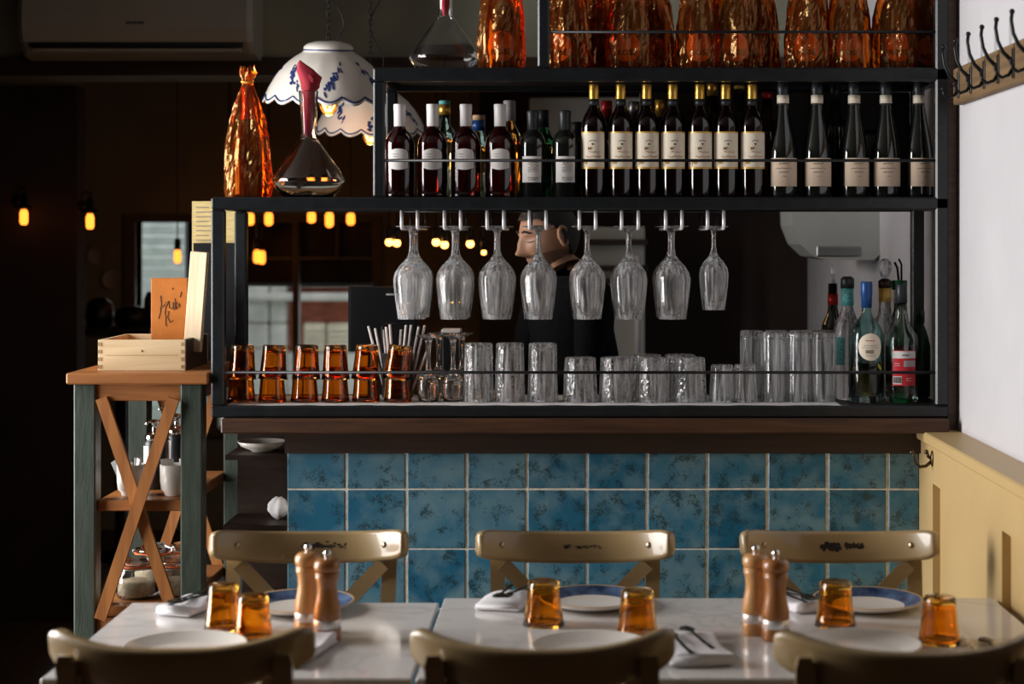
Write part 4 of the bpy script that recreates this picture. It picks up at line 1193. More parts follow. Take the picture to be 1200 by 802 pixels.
# cups with sachets, pump dispensers
def cup(px, d, label):
    t = thing('sugar_cup', label, 'cup', (PX(px, d), d, ZM), 0, 'white cups on the stand')
    MB().lathe([(0, .003), (.024, 0), (.026, .002), (.028, .010), (.036, .018), (.0385, .04), (.039, .088), (.0368, .088), (.0362, .04), (.033, .02), (0, .018)], 24).build('bowl', 'ceramic', t)
    rnd = random.Random(int(px))
    for k in range(6):
        a = rnd.uniform(-.5, .5)
        MB().bbox(-.010, .010, -.001, .001, 0, .075, .0005, Matrix.Translation((-.018 + k * .007, rnd.uniform(-.012, .012), .03)) @ Euler((rnd.uniform(-.2, .2), a, rnd.uniform(0, 3))).to_matrix().to_4x4()).build('sachet', 'paper' if (k % 2 or px > 180) else 'cutlery', t)
cup(153.5, 4.80, 'white cup with dark and white sachets on the stand, left of the braces')
cup(204, 4.80, 'white cup with white sachets on the stand, beside the right leg')
def pump(px, d, hh, label):
    t = thing('pump_bottle', label, 'dispenser', (PX(px, d), d, ZM), 0, 'black pump bottles on the stand')
    MB().lathe([(0, 0), (.028, 0), (.030, .003), (.030, hh), (.026, hh + .006), (0, hh + .006)], 24).build('body', 'plastic_black', t)
    MB().lathe([(.026, hh + .006), (.027, hh + .007), (.027, hh + .02), (.015, hh + .026), (.008, hh + .03), (.006, hh + .05), (.011, hh + .052), (.011, hh + .064), (0, hh + .066)], 18).build('chrome_top', 'chrome', t)
    MB().tube([(0, 0, hh + .058), (-.014, -.02, hh + .06), (-.018, -.026, hh + .052)], .004, 8).build('spout', 'chrome', t)
    patch(MB(), .0304, R(-70), R(-20), .01, hh - .01, 8, 2).build('label', 'paper', t)
pump(181, 4.93, .135, 'black pump bottle with chrome top in the gap of the crossed braces')
pump(207, 4.95, .150, 'taller black pump bottle behind the right-hand cup')
pump(196, 5.05, .165, 'black pump bottle at the back between the other two')
# clip-top jars
def jar(px, d, label, s_=1.0, rz=0.0):
    t = thing('clip_jar', label, 'jar', (PX(px, d), d, ZBS), rz, 'clip-top jars on the lower shelf')
    t.scale = (s_, s_, s_)
    MB().lathe([(0, .004), (.048, 0), (.054, .004), (.056, .014), (.056, .066), (.052, .076), (.047, .082), (.047, .088), (.0445, .088), (.0445, .082), (.049, .075), (.0535, .066), (.0535, .014), (.05, .006), (0, .007)], 28).build('glass_body', 'glass', t)
    MB().lathe([(0, .008), (.051, .008), (.053, .014), (.0528, .045), (.03, .052), (0, .047)], 24).build('sugar', 'sugar', t)
    g = MB().lathe([(.044, .088), (.0515, .088), (.0525, .0905), (.0515, .093), (.044, .093)], 28, closed=True).build('gasket', 'orange_rubber', t)
    l = MB().lathe([(0, .097), (.040, .097), (.048, .0935), (.0505, .094), (.0515, .100), (.047, .105), (.036, .107), (.032, .113), (.028, .114), (0, .113)], 28).build('lid', 'glass', t)
    w_ = MB().tube([(.0495 * cos(a), .0495 * sin(a), .084) for a in [2 * pi * k / 20 for k in range(20)]], .0014, 6, closed=True)
    w_.tube([(.050, 0, .084), (.060, .004, .072), (.064, 0, .05), (.058, 0, .04)], .0016, 6)
    w_.tube([(.050, -.008, .084), (.062, -.01, .095), (.056, -.006, .106), (.045, 0, .104)], .0016, 6)
    w_.tube([(-.050, 0, .084), (-.058, 0, .096), (-.048, 0, .104)], .0016, 6)
    w_.build('wire_clip', 'steel', t)
jar(160, 4.83, 'nearest clip-top sugar jar with orange gasket, left on the lower shelf', 1.0, -.3)
jar(206, 4.86, 'clip-top jar half hidden by the right leg of the stand', .95, .4)
jar(180, 5.00, 'clip-top jar behind the nearest one on the lower shelf', 1.05, .1)
jar(216, 5.05, 'clip-top jar at the back right of the lower shelf', 1.0, .9)
# dark items in the gap beside the tiles
def blob(name, lab, cat, m, c, sx, sy, sz, seed):
    rnd = random.Random(seed); ph = [rnd.uniform(0, 6) for _ in range(4)]
    secs = []
    for j in range(9):
        v = j / 8; r = sin(pi * (v * .92 + .04)) ** .6
        secs.append([(sx * r * (1 + .25 * sin(3 * a + ph[0] + 5 * v)) * cos(a), sy * r * (1 + .2 * sin(4 * a + ph[1])) * sin(a), sz * (v + .06 * sin(2 * a + ph[2]))) for a in [2 * pi * k / 18 for k in range(18)]])
    return tag(MB().strip(secs, True).build(name, m, None, c), lab, cat)
shelf_b = struct(MB().box(-.985, -.80, 4.82, 5.03, .745, .76).build('trim_6', 'dark_wood'))
blob('cloth', 'crumpled white cloth in the dark gap left of the blue tiles', 'cloth', 'linen', (-.845, 4.93, .762), .028, .025, .06, 4)
t = thing('white_bowl', 'white bowl under the ledge in the dark gap left of the tiles', 'bowl', (-.895, 4.93, .956))
MB().lathe([(0, 0), (.03, 0), (.032, .004), (.06, .016), (.07, .030), (.068, .030), (.058, .018), (.03, .008), (0, .007)], 24).build('bowl', 'ceramic', t)
struct(MB().box(-.985, -.80, 4.85, 5.03, .941, .955).build('trim_7', 'dark_wood'))

# ================================================================== CROSS-BACK CHAIRS
TH = R(15)
def make_chair():
    t = thing('dining_chair', 'x', 'chair', (0, 0, 0), 0, 'khaki cross-back chairs at the tables')
    yb, zc, s_ = .32, .841, .10
    hv = Vector((0, sin(TH), cos(TH))); nv = Vector((0, -cos(TH), sin(TH)))
    def railp(u): 
        f = s_ * abs(u) ** 2.7
        return Vector((.222 * u, yb - f * cos(TH), zc + f * sin(TH)))
    secs = []
    us = [-1, -.992, -.97, -.93, -.88] + [-.8 + .16 * k for k in range(11)] + [.88, .93, .97, .992, 1]
    for u in us:
        p = railp(u); a = abs(u)
        e = min(1.0, (1 - a) / .12)
        hh = .037 * (.62 + .38 * sqrt(max(0, 1 - (1 - e) ** 2))) * (1 - .10 * a * a)
        tt = .011
        tg = (railp(min(1, u + .02)) - railp(max(-1, u - .02))).normalized()
        n2 = tg.cross(hv).normalized()
        sec = []
        for (a_, b_) in ((-1, -.75), (-.8, -1), (.8, -1), (1, -.75), (1, .75), (.8, 1), (-.8, 1), (-1, .75)):
            sec.append(p + hv * (b_ * hh) + n2 * (a_ * tt))
        secs.append(sec)
    rl = MB().strip(secs, True).build('top_rail', 'chair', t)
    for u in (-.80, .80):
        p = railp(u); tg = (railp(u + .02) - railp(u - .02)).normalized(); n2 = hv.cross(tg).normalized()
        if n2.y > 0: n2 = -n2
        q = n2.to_track_quat('Z', 'Y').to_matrix().to_4x4()
        MB().lathe([(.0075, -.001), (.007, .0025), (.004, .004), (0, .0042)], 12, mtx=Matrix.Translation(p + n2 * .0108) @ q).build('screw', 'screw', rl)
    def yl(z): return .19 + max(0, z - .45) * math.tan(TH)
    for sx in (-1, 1):
        pth = [(.165, .225, 0), (.167, .195, .25), (.170, .190, .45), (.176, yl(.6), .6), (.180, yl(.75), .75), (.183, yl(.846) , .846), (.184, yl(.866), .864)]
        secs = []
        for i, (x, y, z) in enumerate(pth):
            wx, wy = (.0165, .0125) if i < 6 else (.011, .008)
            secs.append([(sx * x + a * wx, y + b * wy, z) for a, b in ((-1, -1), (1, -1), (1, 1), (-1, 1))])
        MB().strip(secs, False).build('post', 'chair', t)
        # front leg
        MB().strip([[(sx * .185 + a * w_, -.175 + b * w_, z) for a, b in ((-1, -1), (1, -1), (1, 1), (-1, 1))] for z, w_ in ((0, .013), (.44, .018))], False).build('leg', 'chair', t)
        # crossed back strip
        secs = []
        n = 9
        pts = []
        for k in range(n):
            v = k / (n - 1)
            x = sx * (.168 - .32 * v); z = .812 - .335 * v
            bow = .022 * sin(pi * v)
            pts.append(Vector((x, yl(z) - .018 + bow + (.010 if sx > 0 else 0) * sin(pi * v), z)))
        for k in range(n):
            tg = (pts[min(k + 1, n - 1)] - pts[max(k - 1, 0)]).normalized()
            nn = Vector((0, -cos(TH), sin(TH))); a_ = tg.cross(nn).normalized(); nn = a_.cross(tg).normalized()
            secs.append([pts[k] + a_ * (i_ * .017) + nn * (j_ * .0055) for i_, j_ in ((-1, -1), (1, -1), (1, 1), (-1, 1))])
        MB().strip(secs, False).build('cross_strip', 'chair', t)
        MB().bbox(sx * .176 - .009, sx * .176 + .009, -.16, .18, .20, .225, .003).build('stretcher', 'chair', t)
    def seat(r0, z):
        return [(r0 * (.215 - .02 * (sin(a) > 0) * sin(a)) * (abs(cos(a)) ** .45) * (1 if cos(a) >= 0 else -1),
                 r0 * .205 * (abs(sin(a)) ** .45) * (1 if sin(a) >= 0 else -1), z) for a in [2 * pi * k / 40 for k in range(40)]]
    MB().strip([seat(.97, .440), seat(1, .446), seat(1, .462), seat(.97, .468), seat(.8, .464)], True).build('seat', 'seat', t)
    MB().bbox(-.17, .17, -.01, .012, .24, .262, .003).build('stretcher', 'chair', t)
    return t
ch = make_chair()
def worn(parent, seed, marks, fat=1.0):
    """scuffed dark patches rubbed through the paint on the face of the rail"""
    rl = [c for c in parent.children if c.name.split('.')[0] == 'top_rail'][0]
    hv = Vector((0, sin(TH), cos(TH)))
    rnd = random.Random(seed)
    mb = MB()
    for (u0, u1, v0, v1, n) in marks:
        for _ in range(n):
            u = rnd.uniform(u0, u1); v = rnd.gauss((v0 + v1) / 2, (v1 - v0) / 4)
            f = .10 * abs(u) ** 2.7
            c = Vector((.222 * u, .32 - f * cos(TH), .841 + f * sin(TH))) + hv * v + Vector((0, -cos(TH), sin(TH))) * .01125
            L_ = rnd.uniform(.003, .010); W_ = rnd.uniform(.0008, .0022) * fat
            pts = []
            for k in range(8):
                a = 2 * pi * k / 8
                rr = rnd.uniform(.6, 1.2)
                pts.append(c + Vector((L_ * cos(a) * rr, L_ * cos(a) * rr * -2 * .32 * u * .0, 0)) + hv * (W_ * sin(a) * rr) + Vector((0, -.0004, 0)))
            mb.add(pts, [tuple(range(8))])
    return mb.build('worn_patch', 'wear', rl)
rear = [(369, 3.71, .02), (674, 3.71, 0), (978, 3.71, -.01)]
marks = [[(-.12, .38, -.004, .010, 60)], [(-.12, .30, -.004, .004, 34)], [(-.14, .06, -.006, .006, 60), (.12, .30, -.003, .007, 44)]]
labs = ['chair against the blue tiles at the left, scratched along its top rail', 'chair against the blue tiles in the middle, fine dark wear line on its rail', 'chair against the blue tiles at the right, two dark worn spots on its rail']
for i, (px, y, rz) in enumerate(rear):
    o = ch if i == 0 else dup(ch)
    o.location = (PX(px, 4.0), y, 0); o.rotation_euler = (0, 0, rz)
    o['label'] = 'khaki ' + labs[i]
front = [(207, 3.20, .035), (636, 3.195, 0), (1066, 3.175, -.03)]
labs = ['near cross-back chair at the left, its dark back to the camera', 'near cross-back chair in the middle, its dark back to the camera', 'near cross-back chair at the right, its dark back cut by the frame edge']
for i, (px, y, rz) in enumerate(front):
    o = dup(ch, labs[i], (PX(px, 2.96), y, 0), (0, 0, pi + rz))
for i in range(3):
    o = [x for x in bpy.data.objects if x.get('label', '').startswith('khaki chair') and x['label'].endswith(['along its top rail', 'line on its rail', 'spots on its rail'][i])][0]
    worn(o, i + 5, marks[i], (1.0, .8, 2.6)[i])

# ================================================================== TABLES
ZTB = .75
def table(name, x0, x1, y0, y1, label):
    t = thing(name, label, 'table', ((x0 + x1) / 2, (y0 + y1) / 2, 0), 0, 'white marble tables')
    w_, d_ = (x1 - x0) / 2, (y1 - y0) / 2
    MB().bbox(-w_, w_, -d_, d_, ZTB - .028, ZTB, .003).build('top', 'marble', t)
    n = 2 if w_ > .5 else 1
    for k in range(n):
        cx = 0 if n == 1 else (-.32, .32)[k]
        MB().lathe([(.035, .02), (.03, .06), (.028, .68), (.06, .715), (.06, .722)], 16, cx=cx).build('column', 'iron', t)
        MB().bbox(cx - .2, cx + .2, -.03, .03, 0, .022, .004).bbox(cx - .03, cx + .03, -.2, .2, 0, .022, .004).build('foot', 'iron', t)
    return t
table('marble_table', -.991, -.299, 3.18, 3.845, 'smaller white marble table at the left')
table('marble_table', -.291, .962, 3.18, 3.895, 'wide white marble table running to the cream wall')
def TD(py): return (EYE - ZTB) * FPX / (py - 280)
def TP(px, py):
    d = TD(py); return (PX(px, d), d, ZTB)
for i, (px, py, lab) in enumerate([(262, 739, 'amber tumbler on the left table, the rear one beside the napkin'), (297, 753, 'amber tumbler on the left table, the one nearer the camera'),
                                   (637, 734, 'amber tumbler between napkin and blue-rimmed plate on the wide table'), (747, 746, 'amber tumbler right of the middle blue-rimmed plate'),
                                   (979, 735, 'amber tumbler beside the pepper mills on the wide table'), (1101, 755, 'amber tumbler near the cream wall on the wide table')]):
    o = link('amber_tumbler', amber, None, TP(px, py - 2), (0, 0, i * .8))
    s_ = 1.16 if i < 2 else 1.24
    o.scale = (s_, s_, .96)
    tag(o, lab, 'glass', 'amber tumblers on the tables')

# pepper and salt mills
def mill(px, py, mat, label, hs=1.0):
    t = thing('mill', label, 'mill', TP(px, py), 0, 'wooden salt and pepper mills')
    t.scale = (1, 1, hs)
    MB().lathe([(0, 0), (.028, 0), (.0285, .003), (.0285, .024), (.027, .026)], 28).build('base', mat, t)
    MB().lathe([(.0270, .025), (.0280, .026), (.0280, .042), (.0270, .043)], 28).build('steel_band', 'band', t)
    MB().lathe([(.0275, .043), (.0285, .048), (.0275, .062), (.0225, .085), (.0208, .100), (.0218, .118), (.0250, .128), (.0252, .131), (.0238, .132), (.0252, .134), (.0250, .137), (.0225, .1385), (0, .1385)], 28).build('body', mat, t)
    MB().lathe([(.0215, .1385), (.0262, .142), (.0275, .150), (.0265, .158), (.021, .1645), (.012, .167), (0, .167)], 28).build('head', mat, t)
    MB().lathe([(.006, .166), (.005, .170), (.0075, .173), (.0080, .178), (.006, .183), (0, .184)], 16).build('knob', 'chrome', t)
mill(361, 741, 'mill_light', 'light wooden mill on the left table, paired with a darker one')
mill(383.5, 750, 'mill_dark', 'darker wooden mill on the left table, nearer the camera')
mill(885.5, 743, 'mill_light', 'light wooden mill on the wide table, paired with a darker one')
mill(909, 750, 'mill_dark', 'darker wooden mill on the wide table, nearer the camera')

# plates
def plate(px, py, label, blue=True, r=.122):
    t = thing('plate', label, 'plate', TP(px, py), random.uniform(0, 6), 'blue-rimmed plates' if blue else 'white plates')
    MB().lathe([(0, .002), (r * .55, 0), (r * .6, .001), (r * .92, .014), (r * .99, .019), (r, .021)], 44).build('underside', 'plate_white' if blue else 'plate_white', t)
    MB().lathe([(r, .021), (r * .985, .0228), (r * .955, .0215)], 44).build('rim_edge', 'plate_tan' if blue else 'plate_white', t)
    MB().lathe([(r * .955, .0215), (r * .80, .0125), (r * .66, .0072)], 44).build('rim', 'plate_blue' if blue else 'plate_white', t)
    MB().lathe([(r * .66, .0072), (r * .55, .005), (0, .005)], 44).build('well', 'plate_white', t)
plate(351, 715, 'blue-rimmed plate behind the mills on the left table')
plate(694, 710, 'blue-rimmed plate in the middle, between two amber tumblers')
plate(1017, 712, 'blue-rimmed plate by the cream wall, before the right chair')
plate(217, 768, 'white plate behind the near left chair', False)
plate(694, 768, 'white plate behind the near middle chair', False)
plate(1008, 765, 'white plate behind the near right chair', False)

# napkins with black cutlery
def spoon(mb, L_=.17):
    mb.strip([[(w_ * a, y, z + .0012 * b) for a, b in ((-1, -1), (1, -1), (1, 1), (-1, 1))] for y, w_, z in ((0, .0045, 0), (.05, .004, 0), (.10, .0028, .002), (.122, .003, .003), (.130, .009, .003), (.145, .0155, .001), (.160, .013, .0008), (.168, .004, .002))], True)
def fork(mb):
    mb.strip([[(w_ * a, y, z + .0012 * b) for a, b in ((-1, -1), (1, -1), (1, 1), (-1, 1))] for y, w_, z in ((0, .0045, 0), (.05, .004, 0), (.10, .0028, .002), (.120, .004, .004), (.128, .010, .003))], True)
    for k in range(4):
        x = -.0082 + k * .0055
        mb.strip([[(x + w_ * a, y, z + .001 * b) for a, b in ((-1, -1), (1, -1), (1, 1), (-1, 1))] for y, w_, z in ((.125, .0018, .003), (.148, .0015, .001), (.170, .0009, .003))], True)
def napkin(px, py, w_, l_, rz, label, stripe=True, cut=True, clab=''):
    x, y, z = TP(px, py)
    t = thing('napkin', label, 'napkin', (x, y, z), rz, 'folded white napkins')
    secs = []
    for k in range(13):
        v = k / 12; yy = -l_ / 2 + l_ * v
        sec = []
        for q in range(20):
            a = 2 * pi * q / 20
            cx_ = (abs(cos(a)) ** .35) * (1 if cos(a) >= 0 else -1)
            cz_ = (abs(sin(a)) ** .5) * (1 if sin(a) >= 0 else -1)
            hh = .009 + .002 * sin(v * 7 + px) + .0018 * sin(3 * a + px)
            sec.append((w_ / 2 * cx_ + .004 * sin(v * 5 + px), yy, .0125 + hh * cz_ * (1 if cz_ > 0 else 1.1)))
        zmin = min(p[2] for p in sec)
        secs.append([(p[0], p[1], p[2] - zmin + .0006) for p in sec])
    MB().strip(secs, True).build('cloth', 'linen', t)
    MB().bbox(-w_ / 2 - .001, w_ / 2 + .001, -l_ / 2 - .001, l_ / 2 - .004, .004, .0075, .0015).build('fold', 'linen', t)
    if stripe:
        MB().grid(lambda u, v: (-w_ * .18 + w_ * .16 * u, -l_ * .48 + l_ * .96 * v, .0245 + .0006 * sin(v * 9)), 3, 10).build('stripe', 'stripe', t)
    if cut:
        for k, (f, off) in enumerate(((spoon, w_ * .05), (fork, w_ * .30))):
            mb = MB(); f(mb)
            sp = thing(['spoon', 'fork'][k], ['black spoon', 'black fork'][k] + ' lying on ' + clab, ['spoon', 'fork'][k], (x, y, z), rz + pi + (.1, -.05)[k], 'black cutlery')
            me = mb.build('metal', 'cutlery', sp, (-off + .01, -.085, .0275))
            me.rotation_euler = (R(1.5), 0, 0)
napkin(222, 716, .085, .14, -.35, 'white napkin with a dark stripe at the far left of the left table', True, True, 'the far left striped napkin')
napkin(594, 709, .10, .15, -.25, 'white napkin with black cutlery left of the middle blue-rimmed plate', False, True, 'the napkin left of the middle plate')
napkin(932, 712, .07, .14, .35, 'white napkin partly hidden behind the right pair of mills', True, True, 'the napkin behind the right mills')
napkin(812, 768, .125, .20, .12, 'white napkin with black cutlery beside the near middle chair', False, False)
napkin(352, 768, .08, .22, -.2, 'white napkin behind the right end of the near left chair', False, False)
def cutl(kind, px, py, rz, label, m='cutlery', dz=.0275, tilt=1.5):
    x, y, z = TP(px, py)
    mb = MB(); (spoon if kind == 'spoon' else fork)(mb)
    sp = thing(kind, label, kind, (x, y, z), rz, 'black cutlery')
    o = mb.build('metal', m, sp, (0, -.085, dz)); o.rotation_euler = (R(tilt), 0, 0)
cutl('spoon', 818, 765, .28, 'black spoon on the napkin beside the near middle chair')
cutl('fork', 796, 770, .22, 'black fork on the napkin, half hidden by the near middle chair')
cutl('fork', 1139, 762, .1, 'steel fork lying near the cream wall', 'chrome', .004, .4)
cutl('spoon', 1166, 763, .05, 'dark spoon lying near the cream wall', 'cutlery', .004, .4)

# ================================================================== HOOKS ON THE RIGHT WALL
hb = thing('hook_rail', 'rough wooden hook rail high on the white wall', 'hook rail', (0, 0, 0))
MB().bbox(XR - .028, XR, 3.2, PX(1120, 1) and 4.64, PZ(124, 4.66), PZ(82, 4.66), .003).build('board', wood_mat('rough_board', (.10, .055, .02), (.20, .12, .05), 'Y', .7, 5), hb)
zc = (PZ(124, 4.66) + PZ(82, 4.66)) / 2
for k in range(7):
    y = 4.57 - k * .142
    xb = XR - .028
    h_ = MB().bbox(xb - .004, xb, y - .008, y + .008, zc - .035, zc + .035, .0015).build('hook', 'iron', hb)
    pts = [(xb - .003, y, zc + .005), (xb - .012, y, zc + .012), (xb - .026, y, zc + .026), (xb - .038, y, zc + .052), (xb - .043, y, zc + .082), (xb - .041, y, zc + .100)]
    MB().tube(pts, [.0052, .005, .0047, .0044, .0042, .0042], 10).sphere((xb - .041, y, zc + .102), .0065, 10, 8).build('upper_prong', 'iron', h_)
    pts = [(xb - .003, y, zc - .012), (xb - .012, y, zc - .028), (xb - .028, y, zc - .034), (xb - .040, y, zc - .026), (xb - .043, y, zc - .012)]
    MB().tube(pts, .0042, 8).sphere((xb - .043, y, zc - .010), .0058, 10, 8).build('lower_prong', 'iron', h_)
ck = thing('coat_hook', 'bronze coat hook on the cream panelling beside the blue tiles', 'hook', (XW, 4.60, PZ(543, 4.60)))
br = pm('aged_bronze', (.10, .075, .045), .35, .85)
MB().lathe([(0, 0), (.012, 0), (.012, .003), (.006, .006), (0, .006)], 16, mtx=Matrix.Translation((0, 0, .012)) @ Euler((0, R(-90), 0)).to_matrix().to_4x4() @ Matrix.Scale(1.8, 4, (1, 0, 0))).build('plate', br, ck)
MB().tube([(-.004, 0, .004), (-.018, 0, -.008), (-.034, 0, -.010), (-.047, 0, .002), (-.050, 0, .020), (-.055, 0, .027)], [.005, .0045, .0045, .0042, .004, .003], 8).sphere((-.056, 0, .029), .006, 10, 8).build('prong', br, ck)
MB().tube([(-.004, 0, .012), (-.012, 0, .018), (-.016, 0, .028)], .0045, 8).sphere((-.017, 0, .030), .0065, 10, 8).build('short_prong', br, ck)

# ================================================================== PORCELAIN LAMPS
def porcelain_lamp(px, py_rim, d, rr, label, power, chain_px):
    x = PX(px, d); z = PZ(py_rim, d)
    s_ = rr / .21
    t = thing('porcelain_lamp', label, 'lamp', (x, d, z), .15, 'scalloped porcelain lamps')
    t.rotation_euler = (R(7), 0, .15)
    t.scale = (s_, s_, s_)
    NF = 16
    def mod(t_, r, z_):
        k = max(0, (r - .08) / .13)
        c = abs(cos(NF * t_ / 2))
        return r * (1 + .035 * k * (c - .5)), z_ - .018 * k * k * (c - .4)
    outp = [(.206, .012), (.210, .014), (.203, .034), (.190, .062), (.168, .098), (.140, .130), (.112, .152), (.090, .165), (.080, .172), (.082, .176), (.080, .186), (.068, .196), (.040, .204), (.012, .206)]
    inp = [(.012, .200), (.060, .188), (.076, .170), (.108, .146), (.136, .124), (.163, .094), (.185, .060), (.198, .034)]
    MB().lathe(outp + inp, 96, mod=mod, closed=True).build('shade', 'ceramic', t)
    def surf(a, v):
        zz = .018 + .14 * v
        for (r0, z0), (r1, z1) in zip(outp[1:9], outp[2:10]):
            if z0 <= zz <= z1:
                r = r0 + (r1 - r0) * (zz - z0) / (z1 - z0); break
        else: r = .2
        r2, z2 = mod(a, r, zz)
        return Vector(((r2 + .0012) * cos(a), (r2 + .0012) * sin(a), z2))
    mb = MB()
    mb.tube([surf(2 * pi * k / 192, .045) for k in range(192)], .0028, 5, closed=True)
    mb.build('blue_rim_line', 'delft', t)
    MB().tube([(.0822 * cos(2 * pi * k / 48), .0822 * sin(2 * pi * k / 48), .1755) for k in range(48)], .0022, 5, closed=True).build('blue_collar_line', 'delft', t)
    mb = MB()
    rnd = random.Random(int(px))
    for g in range(8):
        a0 = g * pi / 4 - pi * .72
        for k in range(22):
            a = a0 + rnd.uniform(-.17, .17); v = .5 + 1.7 * (a - a0) * (1 if g % 2 else -1) + rnd.uniform(-.12, .12)
            if not .12 < v < .9: continue
            c = (a, v); ra = rnd.uniform(.025, .06); rv = rnd.uniform(.035, .09); th = rnd.uniform(0, pi)
            pts = [surf(c[0] + ra * (cos(q) * cos(th) - .5 * sin(q) * sin(th)), min(.98, max(.03, c[1] + rv * (cos(q) * sin(th) + .5 * sin(q) * cos(th))))) for q in [2 * pi * m_ / 8 for m_ in range(8)]]
            mb.add(pts, [tuple(range(8))])
    mb.build('painted_flowers', 'delft', t)['kind'] = 'stuff'
    MB().lathe([(.0, .19), (.020, .19), (.022, .15), (.020, .118), (0, .118)], 16).build('socket', 'plastic_black', t)
    bl = MB().lathe([(0, -.04), (.012, -.037), (.025, -.024), (.031, -.002), (.029, .022), (.019, .062), (.014, .118)], 20).build('bulb', 'bulb_glass', t)
    mb = MB()
    for k in range(5):
        a = 2 * pi * k / 5
        mb.tube([(.004 * cos(a), .004 * sin(a), .10), (.016 * cos(a), .016 * sin(a), .0), (.006 * cos(a + .5), .006 * sin(a + .5), -.022)], .002, 5)
    mb.build('filament', pm('filament_glow', (1, .6, .2), .4, emis=(1, .45, .1), estr=22), bl)
    # chain of oval links up to the ceiling
    mb = MB()
    zt = (2.995 - z) / s_
    zz = .204; k = 0
    while zz < zt - .02:
        pts = []
        for q in range(10):
            a = 2 * pi * q / 10
            u, v = .0065 * cos(a), .013 * sin(a)
            pts.append((u if k % 2 == 0 else 0, 0 if k % 2 == 0 else u, zz + .013 + v))
        mb.tube(pts, .0017, 5, closed=True); zz += .0205; k += 1
    mb.build('chain', 'iron', t)
    mb = MB()
    pts = []
    for q in range(40):
        u = q / 39
        pts.append((.012 + .028 * sin(u * 21) * (1 - .4 * u) + .01, .006, .204 + (zt - .21) * u))
    mb.tube(pts, .0022, 6).build('cord', 'iron', t)
    l = bpy.data.lights.new('lamp_bulb_light', 'POINT'); l.energy = power; l.color = (1, .55, .22); l.shadow_soft_size = .03
    lo = bpy.data.objects.new('lamp_bulb_light', l); C.objects.link(lo); lo.parent = t; lo.location = (0, 0, -.05)
porcelain_lamp(385, 122, 5.5, .207, 'nearer blue-flowered porcelain lamp with scalloped rim, hanging left of the frame', 1.2, 385)
porcelain_lamp(434, 158, 6.0, .195, 'farther porcelain lamp with scalloped rim, half hidden by the frame post', .8, 434)

# ================================================================== AIR CONDITIONER
ac = thing('air_conditioner', 'off-white wall air conditioner high in the dark at the left', 'air conditioner', (PX(163, 6.45), 6.6, PZ(66, 6.4)))
aw = .44
sec = lambda x, s_: [(x, -.02 * s_, .31), (x, -.20 * s_, .31), (x, -.22 * s_, .28), (x, -.225 * s_, .10), (x, -.205 * s_, .055), (x, -.15 * s_, .015), (x, -.08 * s_, 0), (x, 0, 0), (x, 0, .31)]
MB().strip([sec(-aw, .92), sec(-aw + .02, 1), sec(aw - .02, 1), sec(aw, .92)], False).build('housing', 'ac_white', ac)
MB().bbox(-aw + .05, aw - .05, -.196, -.10, .018, .030, .002).build('louver', 'ac_white', ac)
MB().box(-aw + .04, aw - .04, -.207, -.15, .036, .050).build('air_slot', 'plastic_black', ac)
mb = MB()
for k in range(7): mb.box(-.03 + k * .010, -.024 + k * .010, -.2262, -.224, .118, .127 + .002 * (k % 2))
mb.build('emblem', 'plastic_black', ac)

# ================================================================== BULBS IN THE BACKGROUND
def filament_lamp(px, py, d, label, mat='bulb', bw=.020, bh=.075, top=2.99):
    t = thing('pendant_bulb', label, 'lamp', (PX(px, d), d, PZ(py, d)), 0, 'filament pendants in the back room')
    MB().lathe([(0, -bh / 2), (bw * .6, -bh * .46), (bw, -bh * .3), (bw, bh * .3), (bw * .6, bh * .5)], 12).build('bulb', mat, t)
    MB().lathe([(bw * .7, bh * .5), (bw * .9, bh * .5), (bw * .9, bh * .5 + .05), (.006, bh * .5 + .06)], 12).build('socket', 'plastic_black', t)
    MB().tube([(0, 0, bh * .5 + .05), (0, 0, top - PZ(py, d))], .003, 5).build('cord', 'iron', t)
    return t
for i, (px, py) in enumerate([(268, 256), (293, 257), (315, 257), (365, 255), (386, 258), (411, 257)]):
    filament_lamp(px, py, 8.2, f'{ORD[i]} amber bulb from the left in the upper row beyond the amber stacks', bh=(.07, .06, .065, .055, .075, .06)[i])
for i, (px, py) in enumerate([(208, 301), (270, 301), (301, 301), (307, 302)]):
    filament_lamp(px, py, 8.7, ['amber bulb glowing above the menu folder', 'amber bulb just right of the cabinet left post, lower row', 'left one of the close pair of amber bulbs, lower row', 'right one of the close pair of amber bulbs, lower row'][i], bw=.018, bh=.07)
def globe(px, py, d, label, r=.021):
    t = thing('globe_bulb', label, 'lamp', (PX(px, d), d, PZ(py, d)), 0, 'warm globe bulbs behind the wine glasses')
    MB().sphere((0, 0, 0), r, 14, 10).build('bulb', 'bulb_hot', t)
    MB().lathe([(.010, r * .8), (.014, r), (.014, r + .045), (.004, r + .055)], 12).build('socket', 'plastic_black', t)
    MB().tube([(0, 0, r + .05), (0, 0, 2.98 - PZ(py, d))], .003, 5).build('cord', 'iron', t)
for i, (px, py) in enumerate([(456, 284), (465, 285), (511, 284), (521, 287), (551, 286), (567, 296)]):
    globe(px, py, 7.3, f'{ORD[i]} warm globe bulb from the left behind the hanging wine glasses', .0165 if i < 5 else .011)
